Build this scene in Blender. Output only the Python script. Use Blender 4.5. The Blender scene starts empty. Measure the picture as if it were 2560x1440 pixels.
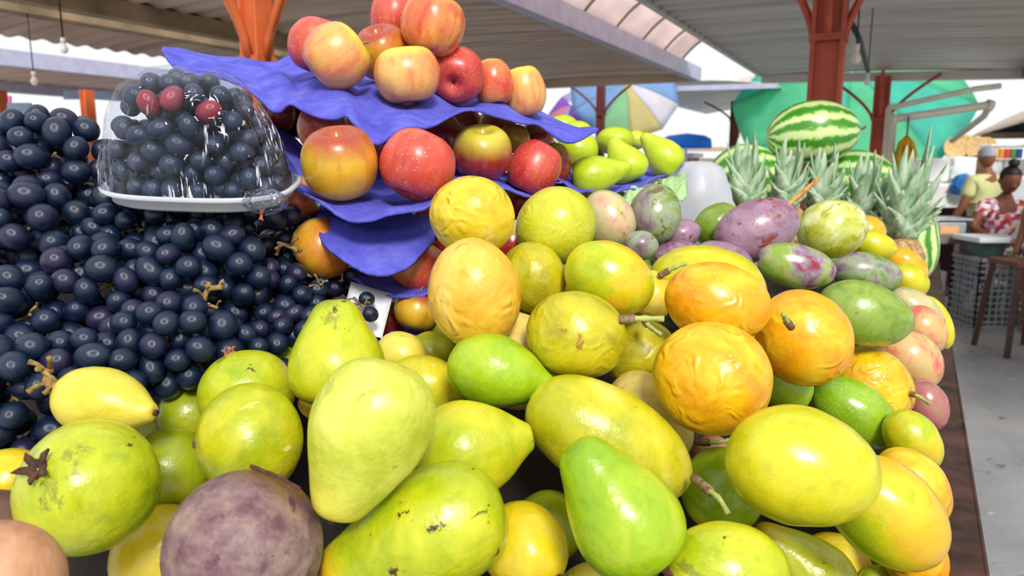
import bpy, bmesh, math, random
import numpy as np
from mathutils import Vector, Matrix, noise, Quaternion
random.seed(7); np.random.seed(7)
C = bpy.context.scene.collection
SC = bpy.context.scene
PI = math.pi
# ---------------- camera, sky, sun, exposure ----------------
H = 1.45; FPX = 1850.0
BETA = math.atan(320.0/FPX); ALPHA = math.atan(950.0*math.cos(BETA)/FPX)
FW = Vector((-math.sin(ALPHA)*math.cos(BETA), math.cos(ALPHA)*math.cos(BETA), -math.sin(BETA)))
RT = Vector((math.cos(ALPHA), math.sin(ALPHA), 0))
UP = RT.cross(FW)
CAM = Vector((0, 0, H))
cd = bpy.data.cameras.new('camera'); cam = bpy.data.objects.new('camera', cd); C.objects.link(cam)
cd.sensor_width = 36; cd.lens = 36*FPX/2560; cd.clip_start = 0.02; cd.clip_end = 200
cam.matrix_world = Matrix(((RT.x, UP.x, -FW.x, CAM.x), (RT.y, UP.y, -FW.y, CAM.y), (RT.z, UP.z, -FW.z, CAM.z), (0, 0, 0, 1)))
cd.dof.use_dof = True; cd.dof.focus_distance = 0.66; cd.dof.aperture_fstop = 10.0
SC.camera = cam
w = bpy.data.worlds.new('world'); SC.world = w; w.use_nodes = True
bg = w.node_tree.nodes['Background']; bg.inputs[0].default_value = (0.96, 0.98, 1.0, 1); bg.inputs[1].default_value = .92
sd = bpy.data.lights.new('sun', 'SUN'); sun = bpy.data.objects.new('sun', sd); C.objects.link(sun)
sd.energy = 2.7; sd.angle = math.radians(14); sd.color = (1.0, 0.97, 0.92)
# light arrives from behind the photographer, a little to the right, at about 39 degrees
sdir = (RT*0.16 - Vector((-math.sin(ALPHA), math.cos(ALPHA), 0))*0.80 + Vector((0, 0, 0.66))).normalized()
sun.rotation_euler = sdir.to_track_quat('Z', 'Y').to_euler()
SC.view_settings.view_transform = 'Standard'; SC.view_settings.look = 'None'
SC.view_settings.exposure = 0.18; SC.view_settings.gamma = 1.0; SC.view_settings.use_curve_mapping = False

def P(px, py, d):
    return CAM + d*(FW + RT*((px-1280)/FPX) - UP*((py-720)/FPX))
def atz(px, py, z):
    r = FW + RT*((px-1280)/FPX) - UP*((py-720)/FPX)
    return CAM + r*((z-H)/r.z)
def S(px, d): return px*d/FPX

# ---------------- materials ----------------
def srgb(c):
    if isinstance(c, str):
        c = c.lstrip('#'); c = [int(c[i:i+2], 16)/255 for i in (0, 2, 4)]
    return tuple((x/12.92 if x <= 0.04045 else ((x+0.055)/1.055)**2.4) for x in c) + (1,)
class NT:
    def __init__(s, name):
        s.m = bpy.data.materials.new(name); s.m.use_nodes = True; s.t = s.m.node_tree
        s.b = s.t.nodes['Principled BSDF']; s.out = s.t.nodes['Material Output']
    def n(s, typ, inp=None, **kw):
        nd = s.t.nodes.new(typ)
        for k, v in kw.items(): setattr(nd, k, v)
        for k, v in (inp or {}).items(): s.set(nd.inputs[k], v)
        return nd
    def set(s, sock, v):
        if isinstance(v, bpy.types.NodeSocket): s.t.links.new(v, sock)
        else: sock.default_value = v
    def coords(s, kind='Object', rnd=True):
        tc = s.n('ShaderNodeTexCoord').outputs[kind]
        if not rnd: return tc
        oi = s.n('ShaderNodeObjectInfo').outputs['Random']
        mu = s.n('ShaderNodeMath', {0: oi, 1: 37.0}, operation='MULTIPLY').outputs[0]
        return s.n('ShaderNodeVectorMath', {0: tc, 1: mu}, operation='ADD').outputs[0]
    def noise(s, vec, scale, detail=3, rough=.55, dist=0, typ='FBM'):
        nd = s.n('ShaderNodeTexNoise', {'Vector': vec, 'Scale': scale, 'Detail': detail, 'Roughness': rough, 'Distortion': dist})
        nd.noise_type = typ
        return nd.outputs['Fac']
    def ramp(s, fac, stops, interp='LINEAR'):
        nd = s.n('ShaderNodeValToRGB', {0: fac}); cr = nd.color_ramp; cr.interpolation = interp
        while len(cr.elements) < len(stops): cr.elements.new(0.5)
        for e, (p, c) in zip(cr.elements, stops):
            e.position = p; e.color = c if isinstance(c, tuple) and len(c) == 4 else srgb(c)
        return nd.outputs[0]
    def thr(s, fac, a, b):
        return s.n('ShaderNodeMapRange', {'Value': fac, 'From Min': a, 'From Max': b}).outputs[0]
    def mix(s, fac, a, b, mode='MIX'):
        nd = s.n('ShaderNodeMix', data_type='RGBA', blend_type=mode)
        s.set(nd.inputs[0], fac); s.set(nd.inputs[6], a); s.set(nd.inputs[7], b)
        return nd.outputs[2]
    def math(s, op, a, b=0.0, clamp=False):
        return s.n('ShaderNodeMath', {0: a, 1: b}, operation=op, use_clamp=clamp).outputs[0]
    def bump(s, h, strength=.5, dist=.002, prev=None):
        nd = s.n('ShaderNodeBump', {'Height': h, 'Strength': strength, 'Distance': dist})
        if prev is not None: s.set(nd.inputs['Normal'], prev)
        return nd.outputs[0]
def plain(name, col, rough=.6, metal=0, var=.12, vscale=9, bump=0, bscale=60, bdist=.002, trans=0, spec=.5):
    t = NT(name); v = t.coords(); c = srgb(col)
    d = tuple(x*(1-var*2) for x in c[:3]) + (1,); l = tuple(min(1, x*(1+var)) for x in c[:3]) + (1,)
    t.set(t.b.inputs['Base Color'], t.ramp(t.noise(v, vscale, 4), [(.3, d), (.7, l)]))
    t.b.inputs['Roughness'].default_value = rough; t.b.inputs['Metallic'].default_value = metal
    t.b.inputs['Specular IOR Level'].default_value = spec
    if bump: t.set(t.b.inputs['Normal'], t.bump(t.noise(v, bscale, 4), bump, bdist))
    if trans: t.b.inputs['Transmission Weight'].default_value = trans
    return t.m
def translucent(name, col, amount=.5, rough=.6):
    t = NT(name); v = t.coords(); c = srgb(col)
    d = tuple(x*.85 for x in c[:3]) + (1,)
    cc = t.ramp(t.noise(v, 3, 3), [(.3, d), (.7, c)])
    t.set(t.b.inputs['Base Color'], cc); t.b.inputs['Roughness'].default_value = rough
    tr = t.n('ShaderNodeBsdfTranslucent', {'Color': cc}); ms = t.n('ShaderNodeMixShader', {0: amount, 1: t.b.outputs[0], 2: tr.outputs[0]})
    t.set(t.out.inputs[0], ms.outputs[0])
    return t.m
MATS = {}
def fruit(name, stops, scale=18, dist=.4, grad=None, spots=None, spots2=None, speck=None, wrinkle=0, wscale=34, lump=.25, rough=.33, coat=.15, streak=None, scar=None):
    """stops: colour ramp over a soft noise; grad: (colour at -z end, from, to); spots: (colour, scale, threshold)"""
    t = NT(name); v = t.coords(); g = t.coords('Generated', False)
    base = t.ramp(t.noise(v, scale*1.5, 6, .62, dist), stops)
    mot = t.noise(v, scale*7, 4, .65)
    base = t.mix(1.0, base, t.ramp(mot, [(.28, (.84, .84, .76, 1)), (.48, (.98, .98, .96, 1)), (.75, (1, 1, 1, 1))]), 'MULTIPLY')
    if streak:
        col, s1, lo, hi, amt = streak
        mp = t.n('ShaderNodeVectorMath', {0: v, 1: (1, 1, .12)}, operation='MULTIPLY').outputs[0]
        st = t.math('MULTIPLY', t.thr(t.noise(mp, s1, 4, .6), lo, hi), amt)
        base = t.mix(st, base, srgb(col))
    if grad:
        col, a, b = grad
        z = t.n('ShaderNodeSeparateXYZ', {0: g}).outputs[2]
        z = t.math('ADD', z, t.math('MULTIPLY', t.math('SUBTRACT', t.noise(v, scale*1.5, 3), .5), .35))
        base = t.mix(t.thr(z, a, b), base, srgb(col))
    for sp in (scar, spots, spots2):
        if sp:
            col, s1, th = sp
            base = t.mix(t.thr(t.noise(v, s1, 5, .7, .4), th, th+.04), base, srgb(col))
    if speck:
        col, s1, rad, amt = speck
        vo = t.n('ShaderNodeTexVoronoi', {'Vector': v, 'Scale': s1}); 
        f = t.math('MULTIPLY', t.n('ShaderNodeMapRange', {'Value': vo.outputs['Distance'], 'From Min': rad, 'From Max': rad*.5}).outputs[0], amt)
        base = t.mix(f, base, srgb(col))
    t.set(t.b.inputs['Base Color'], base)
    t.b.inputs['Roughness'].default_value = rough; t.b.inputs['Coat Weight'].default_value = coat*.7; t.b.inputs['Coat Roughness'].default_value = .25
    t.b.inputs['Subsurface Weight'].default_value = 0
    nb = t.bump(t.noise(v, 50, 4, .55), min(1, lump*1.3), .0024)
    nb = t.bump(t.noise(v, 420, 2, .5), .12, .0004, nb)
    if wrinkle:
        wr = t.noise(v, wscale*1.9, 3, .5, 1.2, 'RIDGED_MULTIFRACTAL')
        mask = t.thr(t.noise(v, 16, 2), .34, .52)
        nb = t.bump(t.math('MULTIPLY', wr, mask), min(1, wrinkle), .0048, nb)
    t.set(t.b.inputs['Normal'], nb)
    MATS[name] = t.m
    return t.m
Y1, Y2 = '#dfd313', '#c7cf12'
# guavas
fruit('guava_green', [(.34, '#93a80e'), (.5, '#b7c016'), (.66, '#cfcb2a')], 12, .5, spots=('#5a4a12', 44, .655), scar=('#8f9426', 26, .60), speck=('#d9e05a', 300, .25, .25), lump=.6, coat=.3, rough=.3)
fruit('guava_bright', [(.34, '#7da50e'), (.5, '#9bbb16'), (.66, '#bcc838')], 12, .5, spots=('#43310f', 50, .675), lump=.6, coat=.3, rough=.3)
fruit('guava_spotted', [(.34, '#93a812'), (.5, '#b4bd16'), (.66, '#cdc92c')], 12, .5, grad=('#e3b41c', .83, 1.0), spots=('#43240f', 55, .63), spots2=('#4e3a15', 24, .665), lump=.7, coat=.3, rough=.3)
fruit('guava_pale', [(.34, '#b6c02e'), (.5, '#c8ce46'), (.66, '#d8d862')], 16, .6, grad=('#ddd148', .75, 1.0), spots=('#aeb43a', 60, .62), lump=1.2, coat=.25, rough=.36)
fruit('guava_yellow', [(.25, '#cdb913'), (.5, '#e0c51c'), (.78, '#ecd547')], 12, .5, spots=('#9a7216', 30, .655), spots2=('#6b4a12', 80, .69), lump=.6, coat=.3, rough=.3)
fruit('guava_cream', [(.25, '#c9c02a'), (.5, '#e3cf49'), (.78, '#efdc72')], 11, .5, spots=('#a89a25', 44, .65), lump=.5, coat=.25, rough=.36)
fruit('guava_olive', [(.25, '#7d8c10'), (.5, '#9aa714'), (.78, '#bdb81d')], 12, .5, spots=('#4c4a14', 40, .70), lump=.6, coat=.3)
fruit('guava_two_tone', [(.36, '#a0b012'), (.5, '#c1c018'), (.64, '#d9cd28')], 10, .5, grad=('#b4a51a', .95, .6) and None, spots=('#e9dd86', 40, .64), spots2=('#655219', 60, .70), lump=.7, coat=.3)
# passion fruits
fruit('passion_yellow', [(.34, '#d5b21e'), (.5, '#e6ca30'), (.66, '#eeda64')], 14, .6, spots=('#c9a01c', 60, .68), wrinkle=.9, wscale=30, lump=.35, coat=.2, rough=.36)
fruit('passion_amber', [(.34, '#dfa52a'), (.5, '#ecba42'), (.66, '#efce6c')], 14, .6, spots=('#cf9120', 60, .68), wrinkle=.9, wscale=26, lump=.35, coat=.2, rough=.36)
fruit('passion_orange', [(.36, '#e8960c'), (.5, '#f2ae12'), (.64, '#f4c828')], 13, .6, spots=('#c07f17', 52, .69), wrinkle=.55, wscale=26, lump=.3, coat=.3, rough=.3)
fruit('passion_wrinkled', [(.36, '#e0980f'), (.5, '#eeb616'), (.64, '#ead02c')], 13, .6, spots=('#b7791a', 50, .66), wrinkle=.85, wscale=28, lump=.3, coat=.35, rough=.28)
fruit('passion_cream', [(.25, '#d6b64a'), (.5, '#e0c765'), (.78, '#e7d98a')], 14, .6, spots=('#a5801f', 70, .68), wrinkle=.7, wscale=24, lump=.35, coat=.15, rough=.42)
fruit('passion_olive', [(.36, '#a39a10'), (.5, '#bcb214'), (.64, '#d0c222')], 14, .6, spots=('#9a7416', 34, .66), speck=('#e5dd7a', 420, .25, .4), wrinkle=.5, lump=.3, coat=.25, rough=.33)
fruit('passion_green_gold', [(.40, '#a9bd13'), (.5, '#d0c51a'), (.60, '#e6b41e')], 10, .4, spots=('#d99a2a', 40, .70), speck=('#e8e58a', 420, .22, .35), lump=.3, coat=.3, rough=.28)
fruit('passion_lime', [(.25, '#adb51b'), (.5, '#c3c526'), (.78, '#d5cf3c')], 12, .4, spots=('#a49a2c', 40, .70), speck=('#e9e894', 380, .28, .5), wrinkle=.3, lump=.3, coat=.25, rough=.34)
fruit('passion_bright', [(.36, '#b5ba10'), (.5, '#ccc814'), (.64, '#dcd028')], 10, .4, spots=('#b8a55a', 30, .74), speck=('#eae77c', 420, .24, .45), lump=.3, coat=.35, rough=.27)
fruit('passion_green', [(.25, '#6f9c12'), (.5, '#8bb31a'), (.78, '#a2bf36')], 12, .4, spots=('#b5c288', 26, .72), speck=('#dbe28a', 380, .27, .6), lump=.25, coat=.4, rough=.25)
fruit('passion_big', [(.36, '#aeb012'), (.5, '#cfc420'), (.62, '#e2d058')], 10, .5, spots=('#97851c', 46, .655), spots2=('#9a7a1e', 110, .655), lump=.6, coat=.3, rough=.33)
# mangoes
fruit('mango_purple', [(.3, '#7c4a5e'), (.48, '#99788f'), (.7, '#a98b9f')], 22, .8, spots=('#8e3f34', 26, .555), spots2=('#5c1a34', 70, .69), speck=('#c9b6c4', 300, .2, .3), lump=.3, coat=.45, rough=.3)
fruit('mango_red_green', [(.40, '#86a339'), (.47, '#a3ab6a'), (.53, '#8f7f98'), (.60, '#93203a')], 13, .4, spots=('#b5152c', 22, .66), lump=.25, coat=.6, rough=.22)
fruit('mango_green', [(.3, '#5f7f1a'), (.5, '#87a336'), (.75, '#9db259')], 20, .7, spots=('#7d8c17', 30, .58), spots2=('#3c4712', 60, .72), speck=('#b9cd86', 360, .2, .3), lump=.3, coat=.55, rough=.28)
fruit('mango_green_purple', [(.36, '#6f8c2a'), (.47, '#96a57d'), (.56, '#8a7d84'), (.68, '#65404a')], 16, .6, spots=('#6a5a1c', 26, .60), speck=('#d5d0c0', 300, .18, .4), lump=.3, coat=.5, rough=.27)
fruit('mango_lime', [(.40, '#a6ad18'), (.5, '#c5ca60'), (.60, '#dfe2a8')], 14, .5, spots=('#a2a312', 22, .56), spots2=('#5b4a1a', 60, .74), lump=.3, coat=.6, rough=.2)
fruit('mango_yellow', [(.3, '#b6bb12'), (.5, '#d2c91a'), (.75, '#e3c322')], 12, .5, spots=('#8c9d18', 24, .66), lump=.3, coat=.4, rough=.26)
fruit('mango_orange', [(.3, '#e7a012'), (.55, '#f0b31d'), (.8, '#e9bf3d')], 12, .5, lump=.3, coat=.4, rough=.26)
fruit('mango_pink', [(.34, '#c7b873'), (.46, '#dba86f'), (.56, '#de6a5e'), (.7, '#cf3f52')], 15, .5, spots=('#b59a3a', 26, .67), speck=('#efd9c0', 330, .18, .3), lump=.3, coat=.45, rough=.26)
fruit('mango_pale', [(.3, '#a9ad6e'), (.5, '#c8bd86'), (.6, '#d4a78b'), (.75, '#d0667a')], 15, .5, spots=('#a8883a', 24, .64), lump=.3, coat=.45, rough=.3)
fruit('mango_dusky', [(.3, '#8a4a4a'), (.5, '#b0656a'), (.75, '#a0845a')], 14, .5, lump=.3, coat=.45, rough=.26)
# apples
fruit('apple_peach', [(.3, '#d96a45'), (.5, '#e8a55a'), (.72, '#ecc06a')], 9, .3, grad=('#d8cf3c', .80, 1.0), streak=('#d25445', 60, .45, .65, .55), speck=('#f4d9a8', 230, .17, .7), lump=.12, coat=.2, rough=.34)
fruit('apple_red', [(.3, '#c13329'), (.5, '#d14c3f'), (.75, '#dd7a58')], 9, .3, grad=('#d9a04a', 1.02, 1.2), streak=('#a91f1f', 60, .45, .65, .6), speck=('#f1c7a0', 230, .17, .8), lump=.12, coat=.2, rough=.34)
fruit('apple_blush', [(.34, '#cf3a30'), (.5, '#e08a4a'), (.66, '#e6b658')], 8, .2, grad=('#e0c24a', .86, 1.05), streak=('#c8322c', 55, .46, .64, .75), speck=('#f4dba8', 230, .15, .6), lump=.12, coat=.25, rough=.3)
fruit('apple_gold', [(.3, '#c9582c'), (.5, '#dba32c'), (.7, '#d9bf2e')], 8, .2, grad=('#a8432a', .72, .95), streak=('#b04a22', 55, .5, .7, .5), speck=('#efd28a', 230, .15, .5), lump=.12, coat=.25, rough=.3)
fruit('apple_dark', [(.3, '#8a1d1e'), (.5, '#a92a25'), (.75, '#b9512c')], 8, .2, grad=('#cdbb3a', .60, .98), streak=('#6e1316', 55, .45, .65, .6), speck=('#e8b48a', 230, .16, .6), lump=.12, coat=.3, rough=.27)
fruit('pear_green', [(.3, '#a6bc14'), (.5, '#bdd022'), (.78, '#d0da46')], 12, .3, spots=('#8b8a1c', 60, .74), speck=('#7f9418', 420, .18, .5), lump=.3, coat=.25, rough=.34)
fruit('sapote_purple', [(.36, '#65434c'), (.48, '#7d5f62'), (.55, '#8a6e6c'), (.68, '#9c8577')], 50, .2, spots=('#5a3348', 20, .60), spots2=('#4b3838', 60, .70), grad=('#7a5a30', .84, .98), lump=1.0, coat=.05, rough=.55)
fruit('sapote_tan', [(.3, '#8a5636'), (.5, '#c48d68'), (.75, '#d9aa88')], 14, .6, spots=('#7a4420', 26, .64), lump=.5, coat=.1, rough=.5)
fruit('sapote_brown', [(.3, '#4f342e'), (.5, '#6b4a42'), (.8, '#7d5c50')], 18, .6, lump=.6, coat=.1, rough=.5)
M_STEM = plain('stem_green', '#a9b05a', .6, var=.25, vscale=120)
M_STEMB = plain('stem_bark', '#8c7150', .8, var=.35, vscale=200, bump=.6, bscale=300)
M_STEMO = plain('stem_orange', '#d58f42', .7, var=.25, vscale=150)
M_CALYX = plain('calyx_brown', '#5b3526', .8, var=.35, vscale=150, bump=.5, bscale=300)
M_CALYXP = plain('calyx_pink', '#b06a52', .8, var=.3, vscale=150)
M_GRAPE = None
def grape_mat(name, stops, bloom='#284a78', amt=.75, bl=.48):
    t = NT(name); v = t.coords()
    oi = t.n('ShaderNodeObjectInfo').outputs['Random']
    base = t.ramp(oi, stops)
    b = t.thr(t.noise(v, 85, 4, .62, .5), bl, bl+.2)
    t.set(t.b.inputs['Base Color'], t.mix(t.math('MULTIPLY', b, amt), base, srgb(bloom)))
    t.set(t.b.inputs['Roughness'], t.n('ShaderNodeMapRange', {'Value': b, 'To Min': .14, 'To Max': .45}).outputs[0])
    t.b.inputs['Specular IOR Level'].default_value = .55
    t.set(t.b.inputs['Normal'], t.bump(t.noise(v, 160, 2), .2, .0008))
    return t.m
M_GRAPE = grape_mat('grape_skin', [(0, '#050a16'), (.45, '#071022'), (.75, '#0c1026'), (.9, '#180e24'), (1, '#240e2a')])
M_GRAPE2 = grape_mat('grape_skin_grey', [(0, '#080d1a'), (.5, '#0c1426'), (.8, '#161226'), (1, '#241222')], '#42587a', .75, .43)
M_GRAPER = grape_mat('grape_skin_red', [(0, '#7a1f34'), (1, '#8e2f40')], '#a06070', .4)

# ---------------- object helpers ----------------
def link(name, me, mat=None, parent=None, loc=None, rot=None):
    o = bpy.data.objects.new(name, me); C.objects.link(o)
    if mat is not None and me is not None and not me.materials: me.materials.append(mat)
    if parent is not None: o.parent = parent
    if loc is not None: o.location = loc
    if rot is not None: o.rotation_mode = 'QUATERNION'; o.rotation_quaternion = rot
    return o
def empty(name, loc=(0, 0, 0)):
    o = bpy.data.objects.new(name, None); C.objects.link(o); o.location = loc; o.empty_display_size = .02
    return o
def tag(o, label=None, cat=None, group=None, kind=None):
    if label: o['label'] = label
    if cat: o['category'] = cat
    if group: o['group'] = group
    if kind: o['kind'] = kind
    return o
def mesh(name, vs, fs, smooth=True):
    me = bpy.data.meshes.new(name); me.from_pydata([tuple(v) for v in vs], [], fs); me.update()
    if smooth: me.polygons.foreach_set('use_smooth', [True]*len(me.polygons))
    return me
def rel(me, origin):
    me.transform(Matrix.Translation(-Vector(origin))); return me
def catmull(pts, n):
    pts = [np.array(p, float) for p in pts]; P_ = [2*pts[0]-pts[1]] + pts + [2*pts[-1]-pts[-2]]
    out = []; m = len(pts)-1
    for i in range(n+1):
        u = i/n*m; k = min(int(u), m-1); f = u-k
        a, b, c, d = P_[k:k+4]
        out.append(.5*((2*b)+(-a+c)*f+(2*a-5*b+4*c-d)*f*f+(-a+3*b-3*c+d)*f**3))
    return out
class MB:
    def __init__(s): s.v = []; s.f = []
    def add(s, vs, fs):
        o = len(s.v); s.v += [Vector(v) for v in vs]; s.f += [tuple(i+o for i in f) for f in fs]; return s
    def box(s, c, sx, sy, sz, ax=None):
        X, Y, Z = ax or (Vector((1, 0, 0)), Vector((0, 1, 0)), Vector((0, 0, 1))); c = Vector(c)
        vs = [c + X*(sx/2*i) + Y*(sy/2*j) + Z*(sz/2*k) for i in (-1, 1) for j in (-1, 1) for k in (-1, 1)]
        return s.add(vs, [(0, 1, 3, 2), (4, 6, 7, 5), (0, 4, 5, 1), (2, 3, 7, 6), (0, 2, 6, 4), (1, 5, 7, 3)])
    def bar(s, a, b, w, h=None, up=(0, 0, 1)):
        a = Vector(a); b = Vector(b); d = (b-a); L = d.length; d.normalize(); u = Vector(up)
        if abs(d.dot(u)) > .98: u = Vector((0, 1, 0))
        x = d.cross(u).normalized(); z = x.cross(d)
        return s.box((a+b)/2, L, w, h or w, (d, x, z))
    def tube(s, pts, r, n=8, caps=True):
        pts = [Vector(p) for p in pts]; rs = r if isinstance(r, (list, tuple)) else [r]*len(pts)
        o = len(s.v); ref = Vector((.31, .2, .93))
        for i, p in enumerate(pts):
            t = (pts[min(i+1, len(pts)-1)] - pts[max(i-1, 0)]).normalized()
            x = t.cross(ref)
            if x.length < .05: x = t.cross(Vector((1, 0, 0)))
            x.normalize(); y = t.cross(x)
            for k in range(n):
                a = 2*PI*k/n; s.v.append(p + (x*math.cos(a)+y*math.sin(a))*rs[i])
        for i in range(len(pts)-1):
            for k in range(n):
                a = o+i*n+k; b = o+i*n+(k+1) % n; s.f.append((a, b, b+n, a+n))
        if caps: s.f.append(tuple(o+k for k in range(n))[::-1]); s.f.append(tuple(o+(len(pts)-1)*n+k for k in range(n)))
        return s
    def lathe(s, prof, n=24, c=(0, 0, 0), ax=(0, 0, 1)):
        q = Vector(ax).to_track_quat('Z', 'Y'); c = Vector(c); o = len(s.v)
        for r, z in prof:
            for k in range(n):
                a = 2*PI*k/n; s.v.append(c + q @ Vector((r*math.cos(a), r*math.sin(a), z)))
        for i in range(len(prof)-1):
            for k in range(n):
                a = o+i*n+k; b = o+i*n+(k+1) % n; s.f.append((a, b, b+n, a+n))
        return s
    def build(s, name, mat, parent=None, smooth=False, origin=None):
        if origin is None and parent is None:
            lo = [min(v[i] for v in s.v) for i in range(3)]; hi = [max(v[i] for v in s.v) for i in range(3)]
            origin = ((lo[0]+hi[0])/2, (lo[1]+hi[1])/2, lo[2])
        if parent is not None: origin = parent.matrix_basis.translation
        me = mesh(name, s.v, s.f, smooth)
        rel(me, origin)
        o = link(name, me, mat, parent, origin if parent is None else (0, 0, 0))
        return o
def solidify(o, th, off=0):
    m = o.modifiers.new('solid', 'SOLIDIFY'); m.thickness = th; m.offset = off; return o
def bevel(o, w=.003, seg=2):
    m = o.modifiers.new('bevel', 'BEVEL'); m.width = w; m.segments = seg; m.limit_method = 'ANGLE'; return o
# ---------------- the setting: ground and the market roofs ----------------
def concrete():
    t = NT('concrete_floor'); v = t.coords('Object', False)
    c = t.ramp(t.noise(v, 1.2, 6, .6, .4), [(.3, '#85888c'), (.5, '#a5a6a8'), (.72, '#bdbcba')])
    c = t.mix(t.thr(t.noise(v, 7, 5, .7), .62, .72), c, srgb('#d8d9dd'))
    c = t.mix(t.thr(t.noise(v, 5, 5, .75), .60, .66), c, srgb('#6d7074'))
    t.set(t.b.inputs['Base Color'], c); t.b.inputs['Roughness'].default_value = .7
    t.set(t.b.inputs['Normal'], t.bump(t.noise(v, 60, 4), .4, .004))
    return t.m
fl = mesh('floor', [(-45, -6, 0), (40, -6, 0), (40, 70, 0), (-45, 70, 0)], [(0, 1, 2, 3)], False)
tag(link('floor', fl, concrete()), kind='structure')
def roofing(name, c1, c2, c3):
    t = NT(name); v = t.coords('Object', False)
    mp = t.n('ShaderNodeVectorMath', {0: v, 1: (.3, 3.0, 1)}, operation='MULTIPLY').outputs[0]
    c = t.ramp(t.noise(mp, 1.6, 5, .6, .3), [(.3, c1), (.52, c2), (.75, c3)])
    t.set(t.b.inputs['Base Color'], c); t.b.inputs['Roughness'].default_value = .42; t.b.inputs['Metallic'].default_value = .15
    return t.m
M_ROOF = roofing('corrugated_steel', '#9c8570', '#c2ab95', '#dbc8b6')
M_ROOFG = roofing('corrugated_steel_grey', '#b8b5ae', '#d6d3cc', '#e6e3dc')
M_ROOFB = roofing('corrugated_steel_rusty', '#8f7060', '#b59a88', '#cdb8a6')
M_GUT = plain('gutter_paint', '#b9b9d4', .5, var=.08)
M_TIMB = plain('old_timber', '#9c8467', .8, var=.25, vscale=3, bump=.4, bscale=20, bdist=.01)
M_RED = plain('red_oxide_paint', '#c4553a', .55, var=.18, vscale=3, bump=.3, bscale=30, bdist=.003)
M_REDO = plain('orange_oxide_paint', '#d86a34', .55, var=.18, vscale=3)
M_DRED = plain('dark_red_paint', '#6e2e26', .6, var=.2, vscale=3)
M_DARK = plain('dark_soffit', '#2e2b28', .8, var=.2)
M_WHITE = plain('white_paint', '#e9e7e4', .5, var=.05)
M_CREAM = plain('cream_pipe', '#e6e2cf', .4, var=.05)
M_BLACK = plain('black_plastic', '#16181a', .5, var=.1)
ZE = 2.5
FA = atz(1735, 187, ZE); FB = atz(1905, 187, ZE)
FBR = P(2508, 214, FB.y*1.0); 
def corr(name, x0, x1, y0, y1, zf, mat, period=.2, amp=.013, nx=10, label=None):
    n = int((y1-y0)/period*6); vs = []; fs = []
    for j in range(n+1):
        y = y0 + (y1-y0)*j/n
        for i in range(nx+1):
            u = i/nx; xx = x0(y)*(1-u)+x1(y)*u if callable(x0) else x0*(1-u)+x1*u
            vs.append((xx, y, zf(u, y) + amp*math.sin(2*PI*y/period)))
    for j in range(n):
        for i in range(nx):
            a = j*(nx+1)+i; fs.append((a, a+1, a+nx+2, a+nx+1))
    me = mesh(name, vs, fs); o = link(name, me, mat); solidify(o, .006)
    tag(o, kind='structure'); return o
def yline(px, py, z=ZE): return atz(px, py, z).x
xAr = FA.x; xAl = yline(215, -2)
corr('ceiling_centre', xAl, xAr, 1.7, FA.y, lambda u, y: ZE + .04*math.sin(PI*u), M_ROOF)
xBl = FB.x
kB = (atz(2508, 214, 2.42).x)
corr('ceiling_right', xBl, kB, 1.7, FB.y, lambda u, y: ZE - .08*u + .03*math.sin(PI*u), M_ROOFG)
# left bays: warm rusty roof between the bright gaps
xC1 = yline(300, 42); xC0 = yline(0, 86)
corr('ceiling_left', xC0, xC1, 1.7, FA.y+1.5, lambda u, y: ZE + .06*math.sin(PI*u), M_ROOFB)
xD1 = yline(0, 138); xD0 = yline(0, 205)
corr('ceiling_far_left', xD0, xD1, 3, FA.y+3, lambda u, y: ZE + .02*math.sin(PI*u), M_ROOFB)
# roof far beyond the gap, its vault seen end-on
E0 = atz(1640, 262, 3.1); E1 = atz(1872, 300, 3.0)
def trim(name, a, b, w, h, mat):
    o = MB().bar(a, b, w, h).build(name, mat); tag(o, kind='structure'); return o
trim('trim_1', (xAr+.04, 1.7, ZE-.0), (xAr+.04, FA.y, ZE-.0), .10, .16, M_GUT)
trim('trim_2', (xBl-.02, 1.7, ZE+.02), (xBl-.02, FB.y, ZE+.02), .05, .08, M_ROOFG)
trim('trim_3', (xD1, 3, ZE-.02), (xD1, FA.y+3, ZE-.02), .12, .16, M_GUT)
trim('trim_4', (xD0, 3, ZE-.03), (xD0, FA.y+3, ZE-.03), .2, .2, M_GUT)
trim('trim_5', (xC1-.06, 1.7, ZE-.02), (xC1-.06, FA.y, ZE-.02), .16, .14, M_TIMB)
trim('trim_6', (xAl+.12, 1.7, ZE-.06), (xAl+.12, FA.y, ZE-.06), .12, .12, M_TIMB)
trim('trim_7', (xAl, FA.y, ZE-.01), (xAr, FA.y, ZE-.01), .1, .14, M_ROOF)
trim('trim_8', (xBl, FB.y, ZE-.05), (kB, FB.y, ZE-.13), .1, .1, M_ROOFG)
trim('trim_9', (kB, 1.7, ZE-.12), (kB, FB.y, ZE-.12), .1, .1, M_TIMB)
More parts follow.
